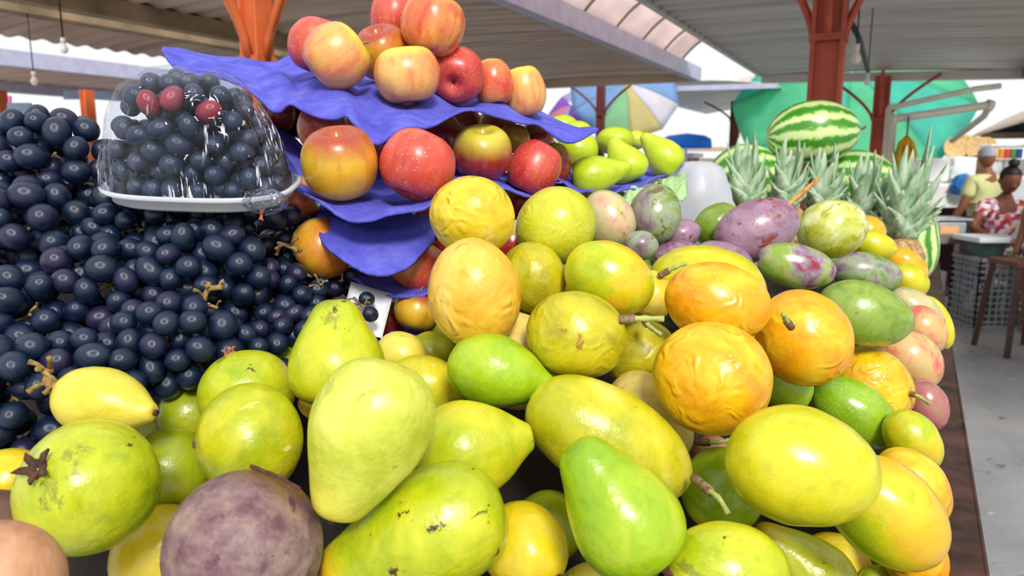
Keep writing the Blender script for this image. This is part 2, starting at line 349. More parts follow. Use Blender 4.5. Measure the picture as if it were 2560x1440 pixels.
# roof further right and its dark arched opening (vaulted bay seen end-on)
def vault(name, x0, x1, y0, y1, z, rise, mat, n=14, period=.22, amp=.015, solid=.008):
    vs = []; fs = []; m = max(2, int((y1-y0)/period*6)) if amp else 2
    for j in range(m+1):
        y = y0+(y1-y0)*j/m
        for i in range(n+1):
            u = i/n; vs.append((x0+(x1-x0)*u, y, z+rise*math.sin(PI*u)+(amp*math.sin(2*PI*y/period) if amp else 0)))
    for j in range(m):
        for i in range(n):
            a = j*(n+1)+i; fs.append((a, a+1, a+n+2, a+n+1))
    o = link(name, mesh(name, vs, fs), mat); solidify(o, solid); return o
V0 = atz(2470, 330, 2.05); V1x = V0.x + 4.2
o = vault('ceiling_far_right', V0.x, V1x, 2.5, V0.y+4, 2.05, .85, M_ROOF, period=.25); tag(o, kind='structure')
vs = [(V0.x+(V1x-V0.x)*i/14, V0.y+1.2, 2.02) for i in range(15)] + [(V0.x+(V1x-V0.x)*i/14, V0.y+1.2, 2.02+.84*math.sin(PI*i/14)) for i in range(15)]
o = link('wall_far_right', mesh('wall_far_right', vs, [(i, i+1, i+16, i+15) for i in range(14)], False), plain('dark_gable', '#2c2f38', .8)); solidify(o, .05); tag(o, kind='structure')  # flat dark sheet stands for the shade inside the arched opening
trim('trim_10', (V0.x-.1, V0.y+1.1, 2.0), (V1x, V0.y+1.1, 2.0), .12, .14, M_TIMB)
# distant grey vaulted roof between the umbrellas
W0 = P(1680, 262, 15); W1 = P(1880, 262, 15)
o = corr('ceiling_distant', W0.x, W1.x+1.0, W0.y-3.2, W0.y+3, lambda u, y: 2.55+.12*math.sin(PI*u)-.0*y, M_ROOFG, .3, .02); 
trim('trim_11', (W0.x-.1, W0.y-3.2, 2.58), (W1.x+1.0, W0.y-3.2, 2.55), .08, .08, M_GUT)
# rose-tinted translucent canopy arching over the aisle
M_PINK = translucent('rose_sheet', '#fff0ec', .9)
ny = 9; yc0, yc1 = 1.8, FA.y-.9
can = empty('aisle_canopy', ((xAr+xBl)/2, 0, ZE))
vs = []; fs = []; nn = 12
for j in range(ny+1):
    y = yc0+(yc1-yc0)*j/ny
    for i in range(nn+1):
        u = i/nn; vs.append((xAr+.05+(xBl-xAr-.08)*u, y, ZE+.07+.24*math.sin(PI*u)))
for j in range(ny):
    for i in range(nn):
        a = j*(nn+1)+i; fs.append((a, a+1, a+nn+2, a+nn+1))
me = rel(mesh('sheet', vs, fs), can.location); s_ = link('sheet', me, M_PINK, can); solidify(s_, .006)
tag(can, 'rose coloured translucent sheet canopy arching over the aisle between two corrugated roofs', 'canopy')
M_RIB = plain('rib_steel', '#8d8577', .5)
for j in range(ny+1):
    y = yc0+(yc1-yc0)*j/ny
    mb = MB(); pts = [(xAr+.05+(xBl-xAr-.08)*i/nn, y, ZE+.055+.24*math.sin(PI*i/nn)) for i in range(nn+1)]
    mb.tube(pts, .013, 6); mb.tube([(xAr+.05, y, ZE-.02), (xAr+.05, y, ZE+.07)], .012, 6)
    mb.build('rib', M_RIB, can)
MB().tube([(xAr+.05, yc0, ZE+.06), (xAr+.05, yc1, ZE+.06)], .012, 6).build('side_rail', M_RIB, can)

def post(px, py, d, width, ztop, label, mat, brackets=(), flange=None, grp='steel posts holding up the market roofs', bzs=None, bl=.45):
    """square market post with curved steel brackets splaying up to the roof"""
    c = P(px, py, d); root = empty('steel_post', (c.x, c.y, 0)); tag(root, label, 'post', grp)
    mb = MB()
    mb.box((c.x, c.y, ztop/2), width*.78, width*.5, ztop)
    mb.box((c.x-width*.42, c.y, ztop/2), width*.14, width, ztop); mb.box((c.x+width*.42, c.y, ztop/2), width*.14, width, ztop)
    o = mb.build('shaft', mat, root); bevel(o, .004)
    mb = MB(); mb.box((c.x, c.y, .01), width*2, width*2, .02); mb.build('base_plate', mat, root)
    z0 = bzs if bzs else ztop-.55
    for (dx, dy) in brackets:
        pts = []
        for i in range(9):
            u = i/8; r = width*.45 + (bl)*(u**1.5)
            pts.append((c.x+dx*r, c.y+dy*r, z0+(ztop-z0)*u))
        m2 = MB(); m2.tube(pts, .018 if width < .2 else .03, 6); m2.build('bracket', mat, root, True)
    if brackets:
        MB().box((c.x, c.y, z0), width*1.08, width*1.08, .03).build('collar', mat, root)
    return root
# ---------------- the stall table ----------------
ZT = 1.02
RZ = 1.45-.553*.62
r0 = atz(2476, 1440, RZ); RD = (P(2306, 400, 5)-CAM); RD.z = 0; RD.normalize()
RN = Vector((-RD.y, RD.x, 0))     # towards the left, over the table
M_RUST = plain('rusted_angle_iron', '#4a3029', .62, var=.4, vscale=26, bump=.5, bscale=90, bdist=.001)
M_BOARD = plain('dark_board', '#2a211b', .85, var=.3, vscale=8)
t0 = r0 - RD*.62
stall = empty('produce_table', (t0.x, t0.y, 0))
tag(stall, 'long produce table under the heaped fruit with a rusty dark brown raised rim', 'table')
def along(u, v, z): return Vector((r0.x, r0.y, 0)) + RD*u + RN*v + Vector((0, 0, z))
TL = 2.75; U0 = -.42
AX = (RD, RN, Vector((0, 0, 1)))
def tbox(u0, u1, v0, v1, z0, z1): return (along((u0+u1)/2, (v0+v1)/2, (z0+z1)/2), u1-u0, v1-v0, z1-z0, AX)
bevel(MB().box(*tbox(U0, TL, 0, .044, RZ-.10, RZ)).box(*tbox(U0, TL, .0, .004, RZ-.1, RZ+.001)).build('side_rim', M_RUST, stall), .0025)
MB().box(*tbox(U0, TL, .044, 2.3, ZT-.08, ZT-.05)).build('table_top', M_BOARD, stall)
bevel(MB().box(*tbox(U0-.03, U0, .0, 2.3, ZT-.08, ZT+.03)).build('front_rim', M_RUST, stall), .0025)
for u in (U0+.03, TL*.5, TL-.05):
    for v in (.04, 2.2): MB().box(*tbox(u-.025, u+.025, v-.025, v+.025, 0, ZT-.08)).build('leg', M_RUST, stall)

# ---------------- fruit bodies ----------------
PROF = {
 'round': [(math.sin(a*PI/16), math.cos(a*PI/16)) for a in range(17)],
 'apple': [(0, .60), (.05, .62), (.14, .76), (.28, .93), (.48, .98), (.70, .86), (.90, .56), (1, .14), (.985, -.22), (.87, -.60), (.68, -.86), (.48, -.97), (.30, -.97), (.16, -.86), (.06, -.78), (0, -.77)],
 'pear': [(0, 1), (.13, .99), (.25, .94), (.35, .81), (.46, .6), (.62, .35), (.82, .08), (.95, -.18), (1, -.45), (.93, -.72), (.7, -.92), (.4, -1), (.12, -.98), (0, -.94)],
 'neck': [(0, 1), (.20, .985), (.37, .92), (.48, .79), (.61, .56), (.79, .28), (.94, .0), (1, -.28), (.965, -.55), (.8, -.8), (.5, -.95), (.2, -1), (0, -.985)],
 'nub': [(0, .985), (.14, .99), (.25, .955), (.33, .87), (.47, .73), (.70, .5), (.90, .2), (1, -.1), (.95, -.43), (.78, -.72), (.5, -.92), (.2, -.99), (0, -1)],
 'oval': [(0, 1), (.24, .965), (.46, .87), (.70, .68), (.88, .42), (.98, .12), (1, -.12), (.93, -.42), (.78, -.68), (.55, -.88), (.28, -.975), (0, -1)],
}
def cavity_top(kind): return {'apple': .60}.get(kind, 1.0)
def body_mesh(name, kind, a, b, seed, lump=.03, flat=1.0, bend=0.0, nr=30, ns=44, five=False):
    pr = catmull(PROF[kind], nr); vs = []; fs = []
    off = Vector((seed*3.17, seed*1.31, seed*.77))
    vs.append(Vector((0, 0, pr[0][1]*a)))
    for i in range(1, nr):
        r, z = max(pr[i][0], .01), pr[i][1]
        for k in range(ns):
            an = 2*PI*k/ns
            rr = r*b
            if kind == 'apple': rr *= 1+.025*math.cos(5*an+seed)*(abs(z) if z < 0 else .3*abs(z))
            p = Vector((rr*math.cos(an), rr*math.sin(an)*flat, z*a))
            q = Vector((p.x/b, p.y/b, p.z/b))
            p *= 1 + lump*(noise.noise(q*.9+off)*1.3 + noise.noise(q*2.6+off)*.45)
            p.x += bend*b*(z*z)
            vs.append(p)
    vs.append(Vector((bend*b, 0, pr[-1][1]*a)))
    for k in range(ns): fs.append((0, 1+k, 1+(k+1) % ns))
    for i in range(nr-2):
        for k in range(ns):
            x = 1+i*ns+k; y = 1+i*ns+(k+1) % ns; fs.append((x, x+ns, y+ns, y))
    l = len(vs)-1; o = 1+(nr-2)*ns
    for k in range(ns): fs.append((l, o+(k+1) % ns, o+k))
    return mesh(name, vs, fs)
# depth of the heap's surface as seen from where the photographer stands (metres)
ANCH = [(230,1200,.50),(610,1350,.45),(0,1400,.44),(1050,1340,.455),(1320,1370,.47),(1530,1250,.475),(1815,1400,.45),(2220,1290,.52),(2330,1400,.585),(2000,1165,.52),
 (1780,945,.60),(1525,1100,.545),(1188,715,.62),(1181,545,.68),(1388,560,.72),(1520,695,.67),(1790,755,.655),(2010,845,.68),(2165,785,.86),(1990,665,.90),(1895,570,1.0),
 (2085,570,1.08),(1637,535,.95),(2300,830,1.10),(2315,1015,.92),(2290,1100,.76),(2190,610,1.35),(2285,700,1.4),(840,880,.575),(915,1100,.47),(615,955,.56),(270,1005,.54),
 (1190,1115,.51),(1250,930,.575),(1070,880,.62),(700,900,.62),(1445,835,.60),(1290,870,.585),(1520,545,.9)]
AN = np.array(ANCH, float)
def depth0(px, py):
    w_ = 1/((AN[:,0]-px)**2+(AN[:,1]-py)**2+900)**1.5
    return float((w_*AN[:,2]).sum()/w_.sum())
FR = []
def F(name, kind, cx, cy, a, b, ang, mat, label, cat, group, dd=0, tilt=0, d=None, roll=0, stem=None, cal=None, bend=0, flat=1, lump=.03, fix=False):
    FR.append(dict(name=name, kind=kind, cx=cx, cy=cy, a=a, b=b, ang=math.radians(ang), tilt=math.radians(tilt), mat=mat, label=label, cat=cat, group=group,
        d=(d if d else depth0(cx, cy))+dd, roll=roll, stem=stem, cal=cal, bend=bend, flat=flat, lump=lump, fix=fix))
def G(*a, **k): F('guava', *a, 'guava', 'guavas heaped at the front of the table', **k)
def PF(*a, **k): F('passion_fruit', *a, 'passion fruit', 'yellow passion fruits in the middle of the heap', **k)
def MG(*a, **k): F('mango', *a, 'mango', 'mangoes heaped at the right of the table', **k)
def AP(*a, **k): F('apple', 'apple', *a, 'apple', 'apples on the blue pulp trays', fix=True, **k)
def PR(*a, **k): F('pear', *a, 'pear', 'green pears on the far pulp tray', fix=True, **k)
# ---- guavas (image position, half length, half width, direction of the neck) ----
G('nub', 268, 1008, 140, 87, -8, 'guava_cream', 'cream yellow guava with a small nub, lying against the grapes at far left', tilt=12, cal=('top', 'hole'))
G('round', 222, 1216, 160, 168, 119, 'guava_green', 'large yellow-green guava with a dark star-shaped calyx, at lower left', dd=-.03, tilt=57, cal=('top', 'star'))
G('round', 625, 1100, 128, 140, 178, 'guava_two_tone', 'green and yellow guava with a pale scarred end, just above the purple round fruit', dd=-.015, tilt=30, cal=('top', 'scar'))
G('round', 617, 985, 108, 118, 116, 'guava_green', 'yellow-green guava with a pink crown touching the grapes', dd=.03, tilt=-8, cal=('top', 'crown'))
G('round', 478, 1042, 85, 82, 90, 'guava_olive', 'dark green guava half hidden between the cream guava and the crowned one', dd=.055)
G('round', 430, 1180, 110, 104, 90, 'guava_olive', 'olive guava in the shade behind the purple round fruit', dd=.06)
G('round', 20, 1206, 92, 84, 0, 'guava_yellow', 'orange-yellow guava cut by the left edge of the photo', dd=.05)
G('round', 395, 1385, 125, 108, 60, 'guava_yellow', 'shaded yellow guava low between the two purple fruits', dd=.07)
G('neck', 842, 882, 132, 120, 92, 'guava_green', 'bright green pear-shaped guava standing upright below the white card')
G('neck', 910, 1108, 205, 152, -112, 'guava_pale', 'large pale lime pear-shaped guava with its neck pointing down to the left', dd=-.03, lump=.05, tilt=5, cal=('top', 'hole'))
G('nub', 1183, 1122, 156, 126, 12, 'guava_bright' and 'guava_two_tone', 'yellow-green guava with a blunt nub, at the right of the large pale one', dd=.005, lump=.025)
G('neck', 1035, 1345, 240, 152, 202, 'guava_spotted', 'largest guava, green with brown scabs and an orange tip, at the bottom', dd=-.01, tilt=6, cal=('top', 'orange'))
G('round', 1312, 1368, 118, 106, -38, 'guava_yellow', 'yellow guava with a torn brown calyx, at the bottom beside the largest guava', dd=.035, tilt=40, cal=('top', 'star'))
G('neck', 1538, 1262, 186, 138, 124, 'guava_bright', 'smooth bright green pear-shaped guava in front of the big speckled yellow fruit', dd=-.03, lump=.025, cal=('bot', 'star'))
G('nub', 1252, 932, 136, 92, -14, 'guava_bright', 'green lemon-shaped guava with a dry brown tip, in the centre of the heap', dd=-.015, lump=.02, tilt=8, cal=('top', 'hole'))
G('round', 1068, 962, 100, 74, -20, 'guava_two_tone', 'small yellow guava behind the large pale one', dd=.04)
G('round', 1005, 888, 66, 58, -25, 'guava_olive' and 'guava_cream', 'small mottled yellow guava right of the upright green one', dd=.05)
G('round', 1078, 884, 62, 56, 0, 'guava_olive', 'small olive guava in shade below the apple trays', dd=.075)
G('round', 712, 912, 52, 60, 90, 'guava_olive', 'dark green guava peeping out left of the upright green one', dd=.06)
G('round', 790, 1016, 46, 34, -20, 'passion_amber', 'little orange-tan fruit end showing beside the large pale guava', dd=.05)
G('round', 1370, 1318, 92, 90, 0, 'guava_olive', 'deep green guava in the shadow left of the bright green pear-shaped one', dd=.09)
G('round', 1805, 1228, 100, 108, 12, 'guava_bright', 'green guava with a black hollow calyx below the big yellow-green passion fruit', dd=.05, tilt=38, cal=('top', 'star'))
G('round', 1815, 1432, 155, 124, 0, 'guava_green', 'wide green guava cut by the bottom edge of the photo', dd=-.005)
G('neck', 2000, 1418, 145, 96, 142, 'guava_spotted', 'green guava with brown blotches at the bottom right', dd=.04)
G('round', 2085, 1425, 92, 92, 0, 'guava_yellow', 'dull yellow guava behind the brown-blotched one', dd=.075)
G('round', 1490, 1474, 88, 64, -10, 'guava_cream', 'yellow guava showing only its top at the bottom edge', dd=.02)
G('round', 1668, 1366, 62, 60, 0, 'guava_cream', 'small yellow guava wedged right of the bright green pear-shaped one', dd=.09)
G('round', 2210, 1462, 62, 46, -20, 'guava_olive', 'dark green guava at the bottom right corner of the heap', dd=.06)
F('sapote', 'round', 612, 1368, 188, 194, 70, 'sapote_purple', 'rough dusky purple round fruit at the bottom beside the largest guava', 'sapote', None, dd=-.02, lump=.03, tilt=-20, stem=[(628,1166,.0),(680,1186,-.01),(712,1200,-.02),(750,1224,-.02)])
F('sapote', 'round', -35, 1400, 168, 178, 40, 'sapote_brown', 'dark brown round fruit at the lower left corner, behind the tan one', 'sapote', None, dd=.03)
F('sapote', 'round', -20, 1470, 170, 165, 40, 'sapote_tan', 'tan round fruit nearest the lower left corner', 'sapote', None, dd=-.10)
# ---- passion fruits ----
PF('round', 1181, 540, 100, 107, 80, 'passion_yellow', 'yellow wrinkled passion fruit topmost of the heap, below the red speckled apple')
PF('round', 1188, 734, 140, 117, 98, 'passion_amber', 'tall amber wrinkled passion fruit below the topmost yellow one', dd=-.03)
PF('round', 1286, 900, 132, 116, -40, 'passion_cream', 'cream passion fruit with fine cracks behind the green lemon-shaped guava', dd=.02)
PF('round', 1390, 566, 103, 97, 40, 'passion_lime', 'lime green passion fruit with one black fleck, right of the topmost yellow one', dd=-.005)
PF('round', 1333, 694, 92, 80, 110, 'passion_olive', 'olive-yellow passion fruit between the amber and the green-gold one', dd=.03)
PF('round', 1522, 696, 116, 92, -28, 'passion_green_gold', 'glossy yellow passion fruit with a green middle', dd=-.01)
PF('round', 1440, 838, 126, 112, -10, 'passion_olive', 'olive-yellow passion fruit with a long pale stalk pointing right', dd=-.01, stem=[(1548,800,-.055),(1600,796,-.06),(1660,797,-.062)])
PF('round', 1600, 885, 92, 86, 30, 'passion_olive', 'shaded olive passion fruit beneath the long pale stalk', dd=.055, stem=[(1612,800,-.045),(1622,815,-.055),(1654,838,-.06)])
PF('round', 1628, 742, 52, 68, 0, 'passion_yellow', 'narrow sliver of yellow passion fruit left of the large orange one', dd=.05)
PF('round', 1768, 712, 148, 98, -8, 'mango_yellow', 'wide golden yellow fruit with a thin stalk behind the orange passion fruit', dd=.085, stem=[(1648,690,-.05),(1680,672,-.055),(1715,658,-.055)])
PF('round', 1793, 756, 133, 100, -12, 'passion_orange', 'large orange passion fruit below the purple mango', dd=-.01)
PF('round', 2008, 846, 124, 114, -60, 'passion_orange', 'round orange passion fruit with a short stalk stub on its face', dd=-.01, stem=[(1978,818,-.062),(1965,800,-.072),(1958,785,-.08)])
PF('round', 1780, 945, 148, 142, -30, 'passion_wrinkled', 'deeply wrinkled golden passion fruit in the middle right of the heap', dd=-.03, stem=[(1690,880,.0),(1690,879,.01)])
PF('oval', 1945, 938, 104, 76, -52, 'passion_green', 'smooth green passion fruit right of the deeply wrinkled one', dd=.04)
PF('oval', 2178, 966, 108, 90, -38, 'passion_wrinkled', 'wrinkled orange passion fruit with a stalk over the red mangoes', dd=.0, stem=[(2270,983,-.03),(2295,990,-.04),(2325,1010,-.045)])
PF('oval', 2136, 1036, 112, 80, -34, 'passion_green', 'dark green speckled passion fruit above the big yellow-green one', dd=.02)
F('papaya', 'oval', 1525, 1102, 228, 128, -30, 'passion_big', 'big elongated yellow papaya with brown speckles', 'papaya', None, dd=.01, lump=.02, stem=[(1735,1195,-.03),(1772,1225,-.05),(1800,1250,-.06),(1820,1285,-.065)])
PF('oval', 1630, 1040, 128, 86, -48, 'passion_cream', 'pale straw passion fruit behind the big speckled papaya', dd=.055)
PF('oval', 2008, 1166, 188, 148, -14, 'passion_bright', 'big glossy yellow-green passion fruit with grey scuffs', dd=-.03)
PF('oval', 2222, 1285, 165, 120, -42, 'mango_yellow' and 'passion_green_gold', 'large green and yellow passion fruit leaning on the right rim', dd=-.01)
PF('round', 2280, 1218, 108, 82, -52, 'passion_wrinkled', 'wrinkled orange passion fruit tucked behind the large green and yellow one', dd=.055)
PF('round', 2285, 1392, 92, 76, -60, 'passion_orange', 'orange passion fruit at the bottom right beside the rim', dd=.04)
PF('oval', 2284, 1102, 84, 62, -50, 'passion_green_gold', 'yellow passion fruit with a green flank near the rim', dd=.02)
PF('round', 2243, 1122, 56, 44, -40, 'passion_cream', 'small pale passion fruit beside the green speckled one', dd=.04)
PF('round', 1776, 1128, 50, 42, 0, 'sapote_tan', 'shaded orange-brown fruit under the deeply wrinkled one', dd=.07, stem=[(1738,1104,-.03),(1785,1106,-.035),(1828,1100,-.035)])
# ---- mangoes ----
MG('oval', 1520, 548, 76, 64, 120, 'mango_pale', 'pale mango with a pink blush beside the lime green passion fruit')
MG('oval', 1637, 534, 76, 66, 82, 'mango_green_purple', 'green and purple mango standing upright below the pear tray', dd=-.03, stem=[(1648,470,.0),(1649,460,.0),(1650,448,.0)])
MG('oval', 1604, 614, 42, 38, 0, 'mango_green_purple', 'small dark green mango end under the green and purple one', dd=.0)
MG('oval', 1704, 586, 48, 38, 20, 'mango_purple', 'dark purple mango in shade right of the upright one', dd=.05)
MG('oval', 1793, 560, 62, 50, 40, 'mango_green', 'green mango behind the large purple one', dd=.04)
MG('oval', 1893, 574, 108, 76, 22, 'mango_purple', 'large dusky purple mango with an orange stalk', dd=-.04, stem=[(1965,517,-.01),(2000,486,-.01),(2045,448,-.01)])
MG('oval', 2082, 572, 86, 74, 10, 'mango_lime', 'glossy pale lime mango behind the large purple one', dd=-.02)
MG('oval', 1992, 666, 98, 56, -12, 'mango_red_green', 'glossy mango half green and half deep red', dd=-.02, cal=('bot', 'hole'))
MG('oval', 2168, 684, 86, 52, -10, 'mango_green_purple', 'lavender and green mango above the large green one', dd=.01)
MG('oval', 2163, 786, 120, 80, -16, 'mango_green', 'large plain green mango beside the round orange passion fruit', dd=-.02)
MG('oval', 1810, 648, 74, 44, -14, 'mango_purple', 'purple mango sliver above the golden yellow fruit', dd=.09)
MG('oval', 1690, 636, 58, 36, 10, 'mango_purple', 'purple mango low in the shade left of the purple sliver', dd=.08)
MG('oval', 2165, 582, 48, 44, 0, 'mango_orange', 'orange mango right of the pale lime one', dd=.12)
MG('oval', 2188, 614, 54, 36, -16, 'mango_yellow', 'yellow-green mango below the pineapples', dd=.0)
MG('oval', 2268, 666, 58, 38, -38, 'mango_orange', 'orange-yellow mango under the largest pineapple', dd=.06)
MG('oval', 2272, 702, 52, 40, -30, 'mango_yellow', 'lime yellow mango below the orange-yellow one at the right', dd=.0)
MG('oval', 2292, 786, 82, 50, -42, 'mango_pale', 'pale tan mango in plastic wrap near the rim', dd=.0)
MG('oval', 2306, 826, 66, 54, -50, 'mango_pink', 'red and pink mango below the pale tan one', dd=-.03)
MG('oval', 2336, 806, 74, 38, -62, 'mango_yellow', 'thin lime yellow mango edge along the rim', dd=.08)
MG('oval', 2274, 902, 84, 70, -38, 'mango_pink', 'peach and red mango resting above the stalked passion fruit', dd=-.04)
MG('oval', 2314, 1016, 66, 52, -70, 'mango_dusky', 'dusky rose mango against the rim', dd=.0)
# ---- apples: image position, half height, half width, direction of the stem end ----
AP(792, 114, 62, 70, 80, 'apple_red', 'red apple at the left end of the top tray', d=.90)
AP(840, 142, 70, 82, 40, 'apple_peach', 'peach coloured apple with a yellow shoulder at the front left of the top tray', d=.84, tilt=-6, stem=[(888,112,-.012),(905,110,-.012),(922,105,-.012)])
AP(955, 130, 60, 70, 100, 'apple_gold', 'yellow apple tipped towards the viewer between its neighbours on the top tray', d=.92, tilt=40, stem=[(950,116,-.03),(952,105,-.033)])
AP(985, 42, 56, 60, 90, 'apple_red', 'red apple behind the highest one', d=.98)
AP(1083, 62, 70, 80, 70, 'apple_blush', 'highest apple, red on the left and golden on the right', d=.90, tilt=10)
AP(1018, 188, 66, 83, 95, 'apple_peach', 'peach striped apple standing upright in the middle of the top tray', d=.845, tilt=10, stem=[(995,135,-.002),(993,126,-.004),(992,118,-.004)])
AP(1142, 188, 62, 70, 80, 'apple_red', 'deep red apple showing its blossom end on the top tray', d=.92, tilt=-55, cal=('bot', 'hole'))
AP(1232, 207, 54, 52, 100, 'apple_blush', 'blushed apple second from the right of the top tray', d=.98)
AP(1310, 230, 60, 54, 100, 'apple_peach', 'tall peach apple at the right end of the top tray', d=.985, tilt=8)
AP(806, 322, 54, 62, 90, 'apple_blush', 'red striped apple half under the top tray', d=.86)
AP(849, 408, 84, 94, 88, 'apple_gold', 'large red and gold apple with an open stem hollow on the middle tray', d=.725, tilt=32, stem=[(842,362,-.022),(846,356,-.026)])
AP(1045, 415, 80, 94, 70, 'apple_red', 'large red apple covered in pale speckles on the middle tray', d=.735, tilt=-10)
AP(1205, 383, 64, 76, 85, 'apple_dark', 'dark red apple with a yellow top on the middle tray', d=.90, tilt=34, stem=[(1207,356,-.022),(1209,350,-.024)])
AP(1336, 422, 66, 64, 60, 'apple_red', 'round crimson apple at the right of the middle tray', d=.95)
AP(1384, 408, 48, 42, 90, 'apple_dark', 'dark apple peeping from behind the crimson one', d=1.04)
AP(1286, 347, 34, 38, 90, 'apple_gold', 'brownish apple in shade under the top tray', d=1.02)
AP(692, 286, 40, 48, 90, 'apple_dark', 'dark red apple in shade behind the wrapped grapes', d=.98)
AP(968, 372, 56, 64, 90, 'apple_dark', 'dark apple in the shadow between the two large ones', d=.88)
AP(738, 502, 52, 62, 20, 'apple_blush', 'red and yellow streaked apple below the wrapped grapes', d=.80)
AP(806, 622, 62, 78, 30, 'apple_gold', 'brownish orange apple at the left end of the lower tray', d=.765)
AP(1046, 664, 62, 76, 60, 'apple_blush', 'yellow and red apple under the blue flap of the lower tray', d=.765)
AP(1042, 778, 44, 56, 80, 'apple_gold', 'tan apple on the lowest tray beside the amber passion fruit', d=.74)
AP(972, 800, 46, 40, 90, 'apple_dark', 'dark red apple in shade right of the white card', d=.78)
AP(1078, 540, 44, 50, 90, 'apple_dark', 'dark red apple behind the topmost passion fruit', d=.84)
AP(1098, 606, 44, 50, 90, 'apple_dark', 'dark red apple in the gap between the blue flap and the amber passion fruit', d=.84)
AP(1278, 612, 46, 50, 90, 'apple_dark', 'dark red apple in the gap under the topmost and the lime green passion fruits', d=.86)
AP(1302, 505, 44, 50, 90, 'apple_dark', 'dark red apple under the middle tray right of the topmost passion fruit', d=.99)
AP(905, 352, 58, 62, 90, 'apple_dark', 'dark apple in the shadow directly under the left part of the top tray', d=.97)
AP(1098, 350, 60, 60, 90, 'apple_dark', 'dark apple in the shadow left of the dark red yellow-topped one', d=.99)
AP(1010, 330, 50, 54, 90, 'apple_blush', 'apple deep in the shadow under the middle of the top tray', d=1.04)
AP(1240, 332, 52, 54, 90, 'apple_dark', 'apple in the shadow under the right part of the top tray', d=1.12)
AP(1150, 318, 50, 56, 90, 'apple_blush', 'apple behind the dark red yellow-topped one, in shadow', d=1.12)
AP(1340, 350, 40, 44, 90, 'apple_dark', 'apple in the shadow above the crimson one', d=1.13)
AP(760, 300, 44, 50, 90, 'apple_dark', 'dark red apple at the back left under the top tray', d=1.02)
# ---- pears ----
PR('pear', 1505, 434, 76, 52, 14, 'pear_green', 'green pear lying at the front with its stalk to the right', d=1.06, stem=[(1560,424,0),(1570,418,0),(1577,412,0)])
PR('round', 1443, 377, 50, 53, 90, 'pear_green', 'green pear below the tip of the top tray', d=1.17)
PR('pear', 1557, 398, 60, 53, 118, 'pear_green', 'green pear leaning left in the middle of the pear tray', d=1.15)
PR('round', 1537, 352, 34, 48, 90, 'pear_green', 'green pear behind the leaning one', d=1.28)
PR('pear', 1648, 380, 62, 46, 134, 'pear_green', 'green pear at the right end of the pear tray', d=1.22, roll=1)
PR('round', 1590, 350, 24, 26, 90, 'pear_green', 'small part of a pear between the two right-hand ones', d=1.33)
PR('round', 1350, 345, 34, 48, 0, 'pear_green', 'green pear behind the crimson apple', d=1.18)
PR('round', 1407, 316, 28, 38, 90, 'pear_green', 'green pear whose top shows over the tray edge, left of two', d=1.28)
PR('round', 1444, 328, 25, 36, 90, 'pear_green', 'green pear whose top shows over the tray edge, right of two', d=1.24)

# settle the heap: neighbours that would press into each other move apart in depth
def axis_of(f):
    ca, sa = math.cos(f['ang']), math.sin(f['ang']); ct, st = math.cos(f['tilt']), math.sin(f['tilt'])
    return (RT*ca*ct + UP*sa*ct - FW*st).normalized()
def sup(f, u):
    n = axis_of(f); k = f['d']/FPX; a, b = f['a']*k, f['b']*k; c = n.dot(u)
    return 1/math.sqrt(c*c/(a*a)+(1-c*c)/(b*b))
for it in range(90):
    mv = 0
    for i in range(len(FR)):
        fi = FR[i]; pi = P(fi['cx'], fi['cy'], fi['d'])
        for j in range(i+1, len(FR)):
            fj = FR[j]
            if fi['fix'] and fj['fix']:
                if fi['name'] != fj['name']: continue
            pj = P(fj['cx'], fj['cy'], fj['d']); v = pj-pi; L = v.length
            if L > .16: continue
            u = v/L; ov = .95*(sup(fi, u)+sup(fj, u)) - L
            if ov > 0.0004:
                s = 1 if fj['d'] >= fi['d'] else -1
                depthish = max(.35, abs(u.dot(FW)))
                m = min(ov*.5/depthish, .006); mv += m
                if s > 0: fj['d'] += m*.75; fi['d'] -= m*.25
                else: fi['d'] += m*.75; fj['d'] -= m*.25
                pi = P(fi['cx'], fi['cy'], fi['d'])
    if mv < .003: break
print('settle', it, round(mv, 4))

def star_calyx(root, p, n, r, style, seed):
    rnd = random.Random(seed); q = n.to_track_quat('Z', 'Y'); mb = MB(); mat = M_CALYX
    if style == 'hole' or style == 'scar':
        mb.lathe([(r*.55, -.0012), (r*.5, .0008), (r*.32, .0010), (r*.2, -.0006), (0.0001, -.001)], 12, p, n)
        if style == 'scar': mat = M_STEMB
    else:
        h = {'star': .8, 'crown': 1.5, 'orange': .5}[style]
        if style in ('crown', 'orange'): mat = M_CALYXP
        mb.lathe([(r*.62, -.002), (r*.6, r*.12), (r*.3, r*.10), (0.0001, -.001)], 12, p, n)
        k = 5
        for i in range(k):
            a = 2*PI*i/k + rnd.uniform(-.25, .25); w = r*.42
            d = Vector((math.cos(a), math.sin(a), 0)); t = Vector((-math.sin(a), math.cos(a), 0)); L = r*rnd.uniform(.75, 1.2)
            out = 1.0 if style != 'crown' else .35
            pts = [d*r*.35+t*w*.6, d*r*.35-t*w*.6, d*(r*.35+L*.5*out)-t*w*.5+Vector((0, 0, h*r*.35)), d*(r*.35+L*.5*out)+t*w*.5+Vector((0, 0, h*r*.35)), d*(r*.35+L*out)+Vector((0, 0, h*r*rnd.uniform(.1, .8)))]
            vs = [p + q @ (x+Vector((0, 0, .001))) for x in pts] + [p + q @ (x+Vector((0, 0, -.0008))) for x in pts]
            mb.add(vs, [(0, 1, 2, 3), (3, 2, 4), (6, 5, 8, 7), (7, 8, 9), (0, 3, 8, 5), (1, 6, 7, 2), (3, 4, 9, 8), (2, 7, 9, 4)])
    return mb.build('calyx', mat, root, True)
FOBJ = []
